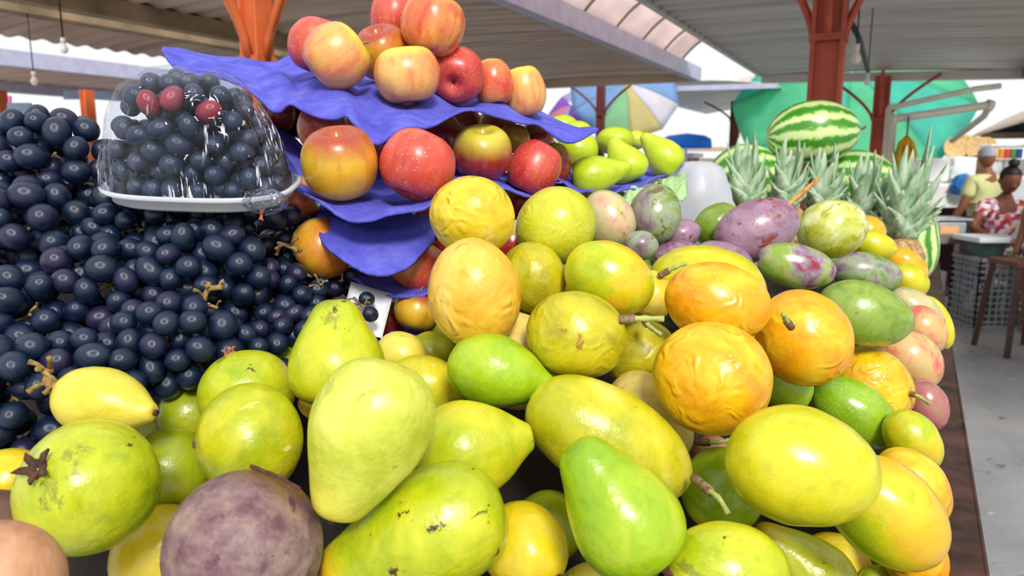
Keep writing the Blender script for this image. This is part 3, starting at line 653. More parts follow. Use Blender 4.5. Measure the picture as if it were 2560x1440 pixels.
for idx, f in enumerate(FR):
    d = f['d']; k = d/FPX; a, b = f['a']*k, f['b']*k; c = P(f['cx'], f['cy'], d); n = axis_of(f)
    q = n.to_track_quat('Z', 'Y') @ Quaternion((0, 0, 1), f['roll']+idx*1.7)
    me = body_mesh(f['name'], f['kind'], a, b, idx+1, f['lump'], f['flat'], f['bend'])
    parts = f['stem'] or f['cal'] or f['kind'] in ('apple',)
    FOBJ.append((c, a, b, f))
    if parts:
        base = c - Vector((0, 0, b)); root = empty(f['name'], base); tag(root, f['label'], f['cat'], f['group'])
        link('body', me, MATS[f['mat']], root, c-base, q)
        if f['stem']:
            pts = [P(x, y, d+z) for x, y, z in f['stem']]
            kind = f['name']; r = .0014 if kind in ('apple', 'pear') else (.0026 if kind == 'mango' else .0011 if kind == 'sapote' else .0020)
            mb = MB(); cp = catmull(pts, 10) if len(pts) > 2 else pts
            rs = [r*(1.25-.35*i/(len(cp)-1)+.18*math.sin(i*2.3)) for i in range(len(cp))]; rs[-1] = r*1.15
            mb.tube(cp, rs, 8); 
            mb.build('stem', M_CALYX if kind == 'sapote' else M_STEMO if 'orange stalk' in f['label'] else (M_STEMB if kind in ('apple', 'pear', 'mango') else M_STEM), root, True)
            if kind in ('passion_fruit', 'papaya') and len(pts) > 2:
                m2 = MB(); m2.tube(cp[:5], [r*(1.7+.3*math.sin(i*3.1)) for i in range(5)], 8); m2.build('stem_bark', M_STEMB, root, True)
        if f['cal']:
            end, style = f['cal']; s = 1 if end == 'top' else -1
            zz = {'apple': .78 if s < 0 else .60}.get(f['kind'], 1.0)
            bend = 0
            r_ = {'hole': .0045, 'scar': .006, 'star': .0100, 'crown': .0085, 'orange': .010}[style]
            star_calyx(root, c + n*s*(a*zz*(1.0+.012)), n*s, r_, style, idx)
        elif f['kind'] == 'apple' and not f['stem']:
            m2 = MB(); tp = c+n*a*.60; m2.tube([tp, tp+n*.008, tp+n*.014+RT*.002], [.0012, .001, .0014], 6); m2.build('stem', M_STEMB, root, True)
    else:
        o = link(f['name'], me, MATS[f['mat']], None, c, q); tag(o, f['label'], f['cat'], f['group'])

# ---- fruits buried in the heap between the ones on top, so that it is solid from every side ----
rf = np.random.RandomState(5); FC = [(P(f['cx'], f['cy'], f['d']), f) for f in FR]; SURF = [(c, f) for c, f in FC if f['name'] not in ('apple', 'pear')]
FX = np.array([list(c) for c, f in SURF]); FILL = []
def covered(c, r):
    v = c-CAM; dz = v.dot(FW); x = 1280+FPX*v.dot(RT)/dz; y = 720-FPX*v.dot(UP)/dz; rp = FPX*r/dz*1.03
    for k in range(21):
        rr = rp if k < 14 else rp*.5; a_ = k*2*PI/14 if k < 14 else k*2*PI/7
        px, py = x+rr*math.cos(a_), y+rr*math.sin(a_)
        if px < 0 or px > 2560 or py > 1440 or py < 0: continue
        hit = False
        for c2, f in FC:
            if f['d'] > dz-.01: continue
            dx, dy = px-f['cx'], -(py-f['cy']); ca, sa = math.cos(f['ang']), math.sin(f['ang']); p_, q_ = dx*ca+dy*sa, -dx*sa+dy*ca
            if (p_/(f['a']*.93))**2+(q_/(f['b']*.95))**2 < 1: hit = True; break
        if not hit: return False
    return True
for uu in np.arange(-.25, 2.2, .032):
    for vv in np.arange(.08, 1.25, .032):
        g = along(uu+rf.uniform(-.012, .012), vv+rf.uniform(-.012, .012), 0); D2 = (FX[:, 0]-g.x)**2+(FX[:, 1]-g.y)**2
        if D2.min() > .12**2: continue
        w_ = np.exp(-D2/(2*.06**2)); z0_ = float((w_*FX[:, 2]).sum()/w_.sum()); done = False
        for dz_ in (.01, -.015, -.04, -.065):
            for r in (.041, .035, .029):
                c = Vector((g.x, g.y, z0_+dz_))
                if c.z-r < ZT-.04: continue
                if any((c-c2).length < .97*(r+sup(f, (c-c2).normalized())) for c2, f in FC if (c-c2).length < .2): continue
                if any((c-c3).length < .97*(r+r3) for c3, r3 in FILL): continue
                if not covered(c, r): continue
                FILL.append((c, r)); done = True; break
            if done: break
print('fillers', len(FILL))
fm = [body_mesh('buried_fruit', 'round', 1.08, .97, 50+k, .04) for k in range(3)]
FK = [('guava', 'guava_two_tone', 'guavas buried in the heap', 'guava buried in the heap under the guavas on top', 'guava'), ('passion_fruit', 'passion_olive', 'passion fruits buried in the heap', 'passion fruit buried in the heap under the ones on top', 'passion fruit'), ('mango', 'mango_green', 'mangoes buried in the heap', 'mango buried in the heap under the ones on top', 'mango')]
for m, k in zip(fm, FK): m.materials.append(MATS[k[1]])
for i, (c, r) in enumerate(FILL):
    near = min(SURF, key=lambda t: (t[0]-c).length)[1]; k = {'guava': 0, 'sapote': 0, 'mango': 2}.get(near['name'], 1)
    o = bpy.data.objects.new(FK[k][0], fm[k]); C.objects.link(o); o.location = c; o.scale = (r, r, r); o.rotation_euler = (i, i*1.7, i*.6); tag(o, FK[k][3], FK[k][4], FK[k][2])
# ---------------- moulded pulp trays ----------------
def pulp():
    t = NT('blue_pulp'); v = t.coords('Object', False)
    c = t.ramp(t.noise(v, 30, 5, .7), [(.3, '#4d4eb4'), (.5, '#5f60ca'), (.72, '#7677da')])
    c = t.mix(t.thr(t.noise(v, 230, 3, .6), .70, .74), c, srgb('#2e2f86'))
    t.set(t.b.inputs['Base Color'], c); t.b.inputs['Roughness'].default_value = .9; t.b.inputs['Specular IOR Level'].default_value = .15
    t.set(t.b.inputs['Normal'], t.bump(t.noise(v, 330, 5, .75), .65, .0014, t.bump(t.noise(v, 60, 3), .4, .002)))
    return t.m
M_PULP = pulp()
def sheet(name, front, mid, back, mat, label, cat, group, n=110, m=26, dim=.006, nd=7, th=.0028, ph=0, fray=.0015):
    cf = catmull([P(*p) for p in front], n); cm = catmull([P(*p) for p in mid], n); cb = catmull([P(*p) for p in back], n)
    vs = []; fs = []
    for j in range(m+1):
        t = j/m
        for i in range(n+1):
            A, M_, B = Vector(cf[i]), Vector(cm[i]), Vector(cb[i])
            if t < .4: u = t/.4; u2 = u; p = A*(1-u2)+M_*u2; 
            else: u = (t-.4)/.6; p = M_*(1-u)+B*u
            # soften the fold
            k = max(0, 1-abs(t-.4)/.25); p = p + ((A*.4+B*.6)*.5+M_*.5-M_)*0*k
            s = i/n
            p = p + Vector((0, 0, 1))*dim*(math.sin(2*PI*nd*s+ph)*math.cos(PI*2.2*t+.4*math.sin(9*s)))*min(1, 4*s, 4*(1-s))
            p = p + Vector((0, 0, 1))*.0012*noise.noise(Vector((s*40, t*12, ph)))
            if j == 0: p = p + FW*fray*noise.noise(Vector((s*120, 3.3, ph)))
            vs.append(p)
    for j in range(m):
        for i in range(n):
            a = j*(n+1)+i; fs.append((a, a+1, a+n+2, a+n+1))
    org = vs[(m//2)*(n+1)+n//2]; me = rel(mesh(name, vs, fs), org); o = link(name, me, mat, None, org); solidify(o, th)
    tag(o, label, cat, group); return o
TG = 'blue moulded pulp fruit trays'
sheet('pulp_tray',
 [(404,124,.93),(440,172,.90),(540,196,.86),(640,240,.83),(700,277,.80),(745,276,.79),(845,288,.765),(885,320,.75),(945,347,.745),(1010,337,.76),(1075,303,.80),(1170,291,.85),(1290,297,.91),(1345,318,.94),(1420,356,.97),(1494,327,1.0)],
 [(408,121,.95),(460,138,.95),(560,168,.94),(660,192,.91),(720,205,.885),(765,215,.875),(850,218,.86),(900,232,.865),(950,245,.87),(1020,256,.875),(1075,254,.90),(1150,258,.94),(1240,264,.985),(1320,293,1.0),(1420,322,1.01),(1496,325,1.02)],
 [(406,119,.97),(470,126,1.02),(560,144,1.06),(640,152,1.08),(700,150,1.1),(745,150,1.1),(850,165,1.12),(900,175,1.12),(950,180,1.12),(1020,190,1.12),(1075,205,1.12),(1150,215,1.13),(1240,235,1.14),(1320,268,1.14),(1420,312,1.1),(1492,322,1.05)],
 M_PULP, 'blue pulp tray carrying the highest row of apples, its torn left tip raised', 'fruit tray', TG, dim=.0065, nd=7, ph=.6)
sheet('pulp_tray',
 [(668,300,.93),(694,380,.85),(728,458,.77),(795,512,.715),(870,541,.69),(965,547,.68),(1040,526,.685),(1100,485,.715),(1165,455,.79),(1240,458,.86),(1310,494,.89),(1370,497,.93),(1432,472,.96)],
 [(672,296,.98),(735,380,.89),(775,455,.82),(820,490,.76),(870,506,.745),(960,508,.745),(1045,505,.755),(1100,465,.80),(1150,440,.88),(1215,446,.93),(1290,470,.96),(1350,488,1.0),(1434,470,1.0)],
 [(680,290,1.05),(760,370,1.0),(800,400,.98),(830,425,.96),(870,430,.95),(960,435,.95),(1045,435,.96),(1100,425,1.0),(1150,420,1.03),(1215,425,1.05),(1290,440,1.08),(1350,455,1.1),(1436,462,1.08)],
 M_PULP, 'blue pulp tray curving down in a broad lip under the two large apples', 'fruit tray', TG, dim=.004, nd=5, ph=.2)
sheet('pulp_tray',
 [(742,560,.80),(770,557,.77),(795,580,.74),(812,612,.72),(850,643,.695),(905,682,.68),(960,693,.675),(1020,668,.69),(1055,632,.71),(1086,603,.735)],
 [(748,552,.82),(775,542,.80),(800,536,.78),(825,548,.765),(860,560,.75),(910,575,.74),(965,580,.74),(1020,572,.75),(1055,563,.765),(1088,560,.785)],
 [(760,540,.86),(780,520,.88),(805,515,.88),(830,515,.88),(860,517,.88),(910,520,.88),(965,520,.88),(1020,515,.88),(1055,515,.88),(1090,520,.88)],
 M_PULP, 'blue pulp tray hanging as a smooth rounded flap above the white card', 'fruit tray', TG, dim=.0015, nd=2, n=60)
sheet('pulp_tray',
 [(872,690,.765),(905,712,.74),(945,735,.725),(990,745,.72),(1050,740,.725),(1095,722,.735)],
 [(875,672,.80),(905,685,.79),(945,695,.785),(990,700,.78),(1050,698,.785),(1095,690,.79)],
 [(880,655,.88),(905,660,.88),(945,665,.88),(990,668,.88),(1050,668,.88),(1095,662,.88)],
 M_PULP, 'blue pulp tray seen as a thin band between the flap and the tan apple', 'fruit tray', TG, dim=.001, nd=2, n=50)
sheet('pulp_tray',
 [(950,818,.79),(985,835,.755),(1030,842,.74),(1095,835,.745)],
 [(955,806,.82),(990,815,.80),(1035,818,.79),(1095,815,.79)],
 [(960,792,.9),(995,795,.9),(1040,795,.9),(1095,792,.9)],
 M_PULP, 'lowest blue pulp tray, just behind the small yellow guavas', 'fruit tray', TG, dim=.001, nd=2, n=40)
sheet('pulp_tray',
 [(1392,446,1.02),(1425,468,1.02),(1465,484,1.02),(1510,488,1.03),(1560,480,1.07),(1600,462,1.12),(1650,444,1.18),(1706,414,1.27)],
 [(1394,436,1.10),(1430,452,1.10),(1470,466,1.10),(1515,468,1.12),(1560,458,1.16),(1600,446,1.20),(1655,430,1.27),(1708,410,1.34)],
 [(1396,420,1.25),(1435,425,1.28),(1475,430,1.3),(1520,432,1.33),(1560,428,1.36),(1600,424,1.38),(1655,416,1.42),(1710,406,1.46)],
 M_PULP, 'blue pulp tray holding the green pears', 'fruit tray', TG, dim=.004, nd=4, n=70)
# card, crumpled green paper, plastic bag
M_CARD = plain('white_card', '#e9ebf0', .6, var=.02)
cq = [P(878,704,.735), P(983,736,.725), P(955,846,.685), P(850,815,.695)]
vs = []; fs = []
for j in range(7):
    for i in range(7):
        u, v_ = i/6, j/6; p = (cq[0]*(1-u)+cq[1]*u)*(1-v_)+(cq[3]*(1-u)+cq[2]*u)*v_
        vs.append(p - FW*.003*math.sin(PI*u)*(1+.5*math.sin(3*v_)))
for j in range(6):
    for i in range(6): a = j*7+i; fs.append((a, a+1, a+8, a+7))
o = link('price_card', rel(mesh('price_card', vs, fs), cq[3]), M_CARD, None, cq[3]); solidify(o, .0008); tag(o, 'blank white paper card standing between the grapes and the upright green guava', 'card')
M_PAPER = translucent('green_tissue', '#c3e6a8', .25, .8)
def crumple(name, poly_f, poly_b, mat, label, cat, n=50, m=24, amp=.012, fr=11):
    cf = catmull([P(*p) for p in poly_f], n); cb = catmull([P(*p) for p in poly_b], n); vs = []; fs = []
    for j in range(m+1):
        t = j/m
        for i in range(n+1):
            p = Vector(cf[i])*(1-t)+Vector(cb[i])*t; s = i/n
            q = Vector((s*fr, t*fr*.5, 1.7)); vs.append(p + Vector((0, 0, 1))*amp*(abs(noise.noise(q))*1.6-.4) + FW*amp*noise.noise(q*2.1))
    for j in range(m):
        for i in range(n): a = j*(n+1)+i; fs.append((a, a+1, a+n+2, a+n+1))
    o = link(name, rel(mesh(name, vs, fs), vs[0]), mat, None, vs[0]); solidify(o, .0008); tag(o, label, cat); return o
crumple('tissue_paper', [(1490,530,1.04),(1545,525,1.03),(1600,520,1.03),(1660,515,1.06),(1716,495,1.12)], [(1520,492,1.09),(1575,474,1.10),(1620,460,1.15),(1665,446,1.2),(1716,428,1.27)], M_PAPER, 'crumpled light green tissue paper under the pear tray', 'paper', amp=.010, fr=7)
def film_mat(name, tint, gl=.35, gloss_r=.08, fac=.2, bs=60, streaks=False):
    t = NT(name); v = t.coords('Object', False)
    tr = t.n('ShaderNodeBsdfTransparent', {'Color': srgb(tint)}); g = t.n('ShaderNodeBsdfGlossy', {'Color': (.95, .97, 1, 1), 'Roughness': gloss_r})
    st = t.noise(v, bs, 5, .6, 1.2, 'RIDGED_MULTIFRACTAL')
    nb = t.bump(st, .8, .004); t.set(g.inputs['Normal'], nb)
    lw = t.n('ShaderNodeLayerWeight', {'Blend': .35}).outputs['Facing']
    f = t.math('MULTIPLY', lw, gl); f = t.math('ADD', f, fac*.15)
    f = t.math('ADD', f, t.math('MULTIPLY', t.thr(st, .9, 1.5), fac*5), True)
    ms = t.n('ShaderNodeMixShader', {0: f, 1: tr.outputs[0], 2: g.outputs[0]})
    if streaks:
        # white streaks painted down the film as highlights on its folds
        mp = t.n('ShaderNodeVectorMath', {0: v, 1: (1, 1, .10)}, operation='MULTIPLY').outputs[0]
        s1 = t.noise(mp, 330, 3, .5, .2)
        mk = t.thr(t.noise(v, 22, 2), .50, .58); z = t.n('ShaderNodeSeparateXYZ', {0: v}).outputs[2]
        low = t.n('ShaderNodeMapRange', {'Value': z, 'From Min': .075, 'From Max': .05}).outputs[0]
        k = t.math('MULTIPLY', t.math('MULTIPLY', t.thr(s1, .56, .62), mk), t.math('MULTIPLY', low, .75))
        s2 = t.noise(v, 38, 2, .5, 1.5, 'RIDGED_MULTIFRACTAL'); k = t.math('ADD', k, t.math('MULTIPLY', t.thr(s2, 1.42, 1.55), .35), True)
        df = t.n('ShaderNodeBsdfDiffuse', {'Color': (.86, .90, .97, 1)}); g2 = t.n('ShaderNodeBsdfGlossy', {'Color': (1, 1, 1, 1), 'Roughness': .25}); a_ = t.n('ShaderNodeAddShader', {0: df.outputs[0], 1: g2.outputs[0]})
        ms = t.n('ShaderNodeMixShader', {0: k, 1: ms.outputs[0], 2: df.outputs[0]})
    t.set(t.out.inputs[0], ms.outputs[0])
    return t.m
M_FILM = film_mat('cling_film', '#f2f4f8', .2, .09, .10, streaks=True)
M_BAG = translucent('plastic_bag_white', '#f6f8fc', .6, .35)
bc = P(1742, 545, 1.42)
def blob(name, c, prof, mat, label, cat, sx=1, sy=1, amp=.15, ns=36, group=None, nf=3, parent=None):
    vs = []; fs = []; pr = catmull(prof, 24)
    for i, (r, z) in enumerate(pr):
        for k in range(ns):
            a = 2*PI*k/ns; q = Vector((math.cos(a)*nf, math.sin(a)*nf, z*9)); rr = max(r, .0005)*(1+amp*noise.noise(q)+amp*.5*noise.noise(q*2.7))
            vs.append(Vector((rr*math.cos(a)*sx, rr*math.sin(a)*sy, z)))
    for i in range(24):
        for k in range(ns): a = i*ns+k; b = i*ns+(k+1) % ns; fs.append((a, b, b+ns, a+ns))
    o = link(name, mesh(name, vs, fs), mat, parent, c)
    if label: tag(o, label, cat, group)
    return o
blob('plastic_bag', bc, [(.001, -.05), (.05, -.045), (.068, -.01), (.066, .03), (.056, .065), (.046, .09), (.026, .105), (.001, .108)], M_BAG, 'rumpled translucent white plastic bag between the pear tray and the pineapples', 'bag', amp=.3)

# ---------------- grapes ----------------
GR = []   # accepted grapes: position, radius, bunch, layer
def grape_mesh(k):
    bm = bmesh.new(); bmesh.ops.create_uvsphere(bm, u_segments=20, v_segments=14, radius=1)
    for v in bm.verts: v.co.z *= (1.10, 1.18, 1.28)[k]
    me = bpy.data.meshes.new('grape'); bm.to_mesh(me); bm.free(); me.polygons.foreach_set('use_smooth', [True]*len(me.polygons)); me.materials.append(M_GRAPE); return me
GM = [grape_mesh(k) for k in range(3)]
BUN = [ # image x, y, depth of the bunch face, half width px, half height px, grape radius px, label
 (120,410,.74,165,120,31,'grape bunch at the top left, its grapes standing out against the far stalls'),
 (70,590,.69,150,125,33,'grape bunch at the left edge, directly below the top one'),
 (330,560,.71,130,90,26,'grape bunch directly under the wrapped punnet'),
 (500,690,.655,165,120,31,'grape bunch in the centre of the grapes with large glossy berries'),
 (590,560,.74,140,80,25,'grape bunch under the right corner of the punnet'),
 (255,720,.645,150,115,33,'grape bunch left of the large glossy one'),
 (780,660,.76,130,95,22,'small-berried grape bunch reaching towards the blue trays'),
 (680,770,.69,130,105,25,'grape bunch between the centre and the small-berried one'),
 (60,800,.62,140,120,35,'grape bunch at the left edge, level with the white card'),
 (420,860,.60,160,105,33,'grape bunch above the crowned green guava'),
 (240,940,.575,135,110,34,'grape bunch just above the cream yellow guava'),
 (50,985,.555,130,130,36,'grape bunch lowest at the left edge, with a dry twig'),
 (590,900,.63,120,90,28,'shaded grape bunch behind the dark green guava'),
 (110,1110,.57,110,80,35,'shaded grape bunch behind the big star-ended guava'),
 (740,850,.66,90,70,25,'shaded grape bunch left of the upright green guava'),
 (230,545,.79,130,90,30,'grape bunch behind the ones left of the punnet'),
 (450,580,.79,140,90,28,'grape bunch holding up the punnet from below'),
 (60,470,.82,120,110,30,'grape bunch at the back of the left edge'),
 (650,650,.80,120,80,25,'grape bunch at the back beside the brownish apple'),
 (30,1130,.60,110,80,36,'grape bunch in the dark at the left, above the orange-yellow guava'),
 (905,740,.735,30,30,20,None)]
VIEW = -FW
rngg = np.random.RandomState(3)
BP = np.zeros((6000, 3)); BR = np.zeros(6000)
pos = []; rad = []; bid = []; lay = []; tgt = []
for bi, (px, py, d, hw, hh, gr, lab) in enumerate(BUN[:-1]):
    R_ = S(gr, d); a, b = S(hw, d), S(hh, d); dep = min(a, b)*.8
    c = P(px, py, d+dep*.8)
    for layer, shrink in ((0, 1.0), (1, 1-1.6*R_/dep if dep > 2.2*R_ else .5), (2, max(.2, 1-3.0*R_/dep))):
        aa, bb, dd_ = a*shrink+ (0 if layer == 0 else 0), b*shrink, dep*shrink
        N = 3500; got = []
        for _ in range(N):
            u = rngg.normal(size=3); u /= np.linalg.norm(u)
            if u[2] < -.25: continue
            p = c + RT*float(u[0]*aa) + UP*float(u[1]*bb) - FW*float(u[2]*dd_)
            ok = True; rr = R_*rngg.uniform(.86, 1.12)
            pn = np.array(p)
            if pos:
                D = BP[:len(pos)]-pn; D = np.sqrt((D*D).sum(1))
                if (D < (BR[:len(pos)]+rr)*.87).any(): continue
            BP[len(pos)] = pn; BR[len(pos)] = rr; pos.append(pn); rad.append(rr); bid.append(bi); lay.append(layer); tgt.append((c, aa, bb, dd_))
            if len(pos) > 5900: break
pos = np.array(pos); rad = np.array(rad); bid = np.array(bid); lay = np.array(lay)
# keep clear of fruits
for c, a, b, f in FOBJ + [(c, r, r, None) for c, r in FILL]:
    v = pos-np.array(c); L = np.linalg.norm(v, axis=1)+1e-9
    rr = (a+b)/2*.98 + rad
    m = L < rr*.96
    keep = ~(m & (L < rr*.80))
    pos[m] += (v[m]/L[m][:, None])*((rr[m]-L[m])[:, None])*1.0
    pos, rad, bid, lay = pos[keep], rad[keep], bid[keep], lay[keep]
for it in range(10):
    D = pos[:, None]-pos[None]; L = np.linalg.norm(D, axis=2)+np.eye(len(pos)); ov = (rad[:, None]+rad[None])*.965-L; ov[np.eye(len(pos), dtype=bool)] = 0; ov = np.clip(ov, 0, .003)
    pos += (D/L[..., None]*ov[..., None]*.35).sum(1)
print('grapes', len(pos), np.bincount(bid), (lay == 0).sum())
def add_grapes(bi, root, sel, mats=(None,)):
    org = root.location; rr = random.Random(bi*7+1)
    order = sorted(sel, key=lambda i: (lay[i], (Vector(pos[i])-CAM).length))
    for n_, i in enumerate(order[:100]):
        o = bpy.data.objects.new('grape', GM[rr.choice([0, 0, 1, 1, 2])]); C.objects.link(o); o.parent = root
        o.location = Vector(pos[i])-org; o.scale = (rad[i],)*3
        o.rotation_euler = (rr.uniform(0, 6), rr.uniform(0, 6), rr.uniform(0, 6))
    rest = order[100:]
    if rest:
        mb = MB(); pr = [(max(.0002, math.sin(k*PI/8)), math.cos(k*PI/8)) for k in range(9)]
        for i in rest: mb.lathe([(r*rad[i], z*rad[i]*1.1) for r, z in pr], 12, pos[i], (rr.uniform(-1, 1), rr.uniform(-1, 1), 1))
        o = mb.build('inner_grapes', M_GRAPE, root, True); o['kind'] = 'stuff'
def twig(root, pts, r=.0018, mat=None, name='stem'):
    mb = MB(); mb.tube(catmull(pts, 12), r, 6); rr = random.Random(len(root.name)+int(abs(pts[0].x)*1000))
    for k in range(5):
        p = Vector(catmull(pts, 12)[3+2*k if 3+2*k < 13 else 12]); e = p + RT*rr.uniform(-.012, .012) + UP*rr.uniform(-.012, .012) - FW*rr.uniform(0, .008)
        mb.tube([p, (p+e)/2+UP*.002, e], [r*.8, r*.6, r*.9], 5)
    return mb.build(name, mat or M_TWIG, root, True)
M_TWIG = plain('grape_twig', '#9c7c44', .8, var=.35, vscale=160)
ROOTS = []
for bi, (px, py, d, hw, hh, gr, lab) in enumerate(BUN[:-1]):
    sel = [i for i in range(len(pos)) if bid[i] == bi]
    c = P(px, py, d+.03); root = empty('grape_bunch', (c.x, c.y, c.z-S(hh, d))); tag(root, lab, 'grapes', 'dark grape bunches heaped at the left'); ROOTS.append(root)
    add_grapes(bi, root, sel)
    if bi not in (4, 6, 18, 17): twig(root, [P(px-25, py+20, d+.02), P(px, py, d+.012), P(px+30, py-10, d+.02)])
twig(ROOTS[11], [P(135,1010,.545), P(130,965,.54), P(115,935,.54), P(128,925,.545)], .0026)
twig(ROOTS[11], [P(110,948,.54), P(140,962,.538), P(160,968,.54)], .0022)
twig(ROOTS[3], [P(500,760,.64), P(512,738,.63), P(525,722,.625), P(555,718,.62)], .0024)
twig(ROOTS[3], [P(485,775,.635), P(515,762,.63), P(545,770,.63)], .0014)
twig(ROOTS[6], [P(695,608,.715), P(720,615,.71), P(752,628,.71)], .0022)
twig(ROOTS[6], [P(786,705,.715), P(800,712,.71), P(812,728,.712)], .0014)
# a stray sprig with two grapes on the card
sp = empty('grape_sprig', P(915, 800, .69)); tag(sp, 'loose sprig with two dark grapes lying on the white card', 'grapes')
for (x, y, d) in ((917, 749, .695), (926, 786, .67)):
    o = bpy.data.objects.new('grape', GM[1]); C.objects.link(o); o.parent = sp; o.location = P(x, y, d)-sp.location; o.scale = (S(20, d),)*3; o.rotation_euler = (1, .4, 0)
twig(sp, [P(885,745,.705), P(900,760,.69), P(912,768,.685)], .0014, M_STEMB)

# ---------------- wrapped punnet of grapes ----------------
PD = .655
pc = P(498, 452, PD)   # centre of the rim opening plane, roughly
ph_ = empty('grape_punnet', pc)
HW = S(220, PD+.05); HD = .058; PH = S(300, PD)
tq = Matrix.Rotation(math.radians(2.0), 4, FW) @ Matrix.Rotation(math.radians(12), 4, RT)
Hx = RT; Hy = Vector((-math.sin(ALPHA), math.cos(ALPHA), 0)); Hz = Vector((0, 0, 1))
def loc(x, y, z): return tq @ (Hx*x + Hy*y + Hz*z)
cen = P(512, 463, PD+.053)
def superell(a, e=2.9):
    c, s = math.cos(a), math.sin(a); return (abs(c)**(2/e)*(1 if c >= 0 else -1), abs(s)**(2/e)*(1 if s >= 0 else -1))
def ring(scale, z, n=72, grow=0): 
    return [cen + loc(superell(2*PI*k/n)[0]*(HW*scale+grow), superell(2*PI*k/n)[1]*(HD*scale+grow), z) for k in range(n)]
def loft(rings, mb=None, close=False):
    mb = mb or MB(); n = len(rings[0]); o = len(mb.v)
    for r in rings: mb.v += r
    for i in range(len(rings)-1):
        for k in range(n): a = o+i*n+k; b = o+i*n+(k+1) % n; mb.f.append((a, b, b+n, a+n))
    if close: mb.f.append(tuple(o+(len(rings)-1)*n+k for k in range(n)))
    return mb
M_TRAYW = translucent('white_plastic_tray', '#e6e8f2', .3, .3)
tag(ph_, 'punnet with a white rim wrapped in shiny cling film, resting on the heaped grapes', 'punnet')
loft([ring(1, .000, grow=.004), ring(1, .003, grow=.005), ring(1, .004, grow=.002), ring(1, .002, grow=-.002), ring(.95, -.009), ring(.88, -.012), ring(.001, -.012)]).build('tray', M_TRAYW, ph_, True)
def dome(u, a):
    """u 0 at the rim .. 1 at the top"""
    prof = catmull([(1.0, 0), (.975, .13), (.91, .36), (.83, .56), (.72, .75), (.57, .90), (.34, .99), (.001, 1.02)], 40)
    r, z = prof[int(u*40)]
    return r, z
FN = 144; rings = []
for i in range(41):
    u = i/40; rg = []
    for k in range(FN):
        a = 2*PI*k/FN; r, z = dome(u, a); sx, sy = superell(a, 2.9-.7*u)
        pl = .05*math.sin(a*46+3*math.sin(a*5))*max(0, 1-u*2.4)*(.6+.6*noise.noise(Vector((math.cos(a)*3, math.sin(a)*3, 0))))
        bump_ = .05*noise.noise(Vector((sx*4.5, sy*4.5, u*5)))*(1 if u > .1 else u*10)
        rr = r*(1+pl+bump_)
        lean = -.10*z
        rg.append(cen + loc(sx*rr*HW*(1 if sx > 0 else (1.06 if u < .7 else 1)) + lean*HW, sy*rr*HD, .002+z*PH*.985*(1+.06*noise.noise(Vector((sx*3*r, sy*3*r, 7))))))
    rings.append(rg)
fo = loft(rings).build('cling_film', M_FILM, ph_, True)
# gathered film under the right end of the tray
kn = P(665, 505, PD)
blob('film_knot', kn-ph_.location, [(.001, -.012), (.008, -.009), (.014, -.002), (.012, .006), (.006, .011), (.001, .012)], film_mat('film_bunched', '#e6e9ee', .4, .2, .15, 120), None, None, sx=1.3, amp=.45, parent=ph_)
# the grapes inside
gi = empty('grape_bunch', cen+Vector((0, 0, -.015))); tag(gi, 'grapes with a few red ones, packed under the cling film in the punnet', 'grapes')
ins = []; rg2 = np.random.RandomState(11)
for layer in (0, 1, 2):
    for _ in range(2600):
        u = rg2.uniform(0, 1); a = rg2.uniform(0, 2*PI); r, z = dome(u, a); sx, sy = superell(a, 2.6)
        f = .90-.26*layer
        side = 1.0
        if layer == 0 and z < .55 and sy < .1 and abs(sx) < .75 : 
            f = .80
        x = sx*r*HW*f*rg2.uniform(.93, 1) - .10*z*HW; y = sy*r*HD*f; zz = .004 + z*PH*(.90-.2*layer) - .004
        if z < .12: zz = .006
        p = np.array(cen + loc(x, y, zz)); rr = rg2.uniform(.0082, .0098)
        if any(np.linalg.norm(p-q) < (rr+s)*.93 for q, s, l in ins): continue
        ins.append((p, rr, layer))
ins.sort(key=lambda t: (t[2], (Vector(t[0])-CAM).length))
print('punnet grapes', len(ins))
GM2 = []
for k in range(3):
    m = GM[k].copy(); m.materials.clear(); m.materials.append((M_GRAPE2, M_GRAPE2, M_GRAPER)[k]); GM2.append(m)
reds = [(350,240),(400,240),(515,300),(372,252)]
rd = {}
for (x, y) in reds:
    best = min(range(min(100, len(ins))), key=lambda i: (P(x, y, (Vector(ins[i][0])-CAM).dot(FW))-Vector(ins[i][0])).length + (Vector(ins[i][0])-CAM).length*.5); rd[best] = 1
for n_, (p, r, l) in enumerate(ins[:100]):
    o = bpy.data.objects.new('grape', GM2[2] if n_ in rd else GM2[n_ % 2]); C.objects.link(o); o.parent = gi; o.location = Vector(p)-gi.location; o.scale = (r,)*3
    o.rotation_euler = (n_*1.3, n_*.7, n_*2.1)
mb = MB(); pr = [(max(.0002, math.sin(k*PI/8)), math.cos(k*PI/8)) for k in range(9)]
for p, r, l in ins[100:]: mb.lathe([(a*r, z*r) for a, z in pr], 12, p, (0, 0, 1))
if mb.v: mb.build('inner_grapes', M_GRAPE2, gi, True)['kind'] = 'stuff'

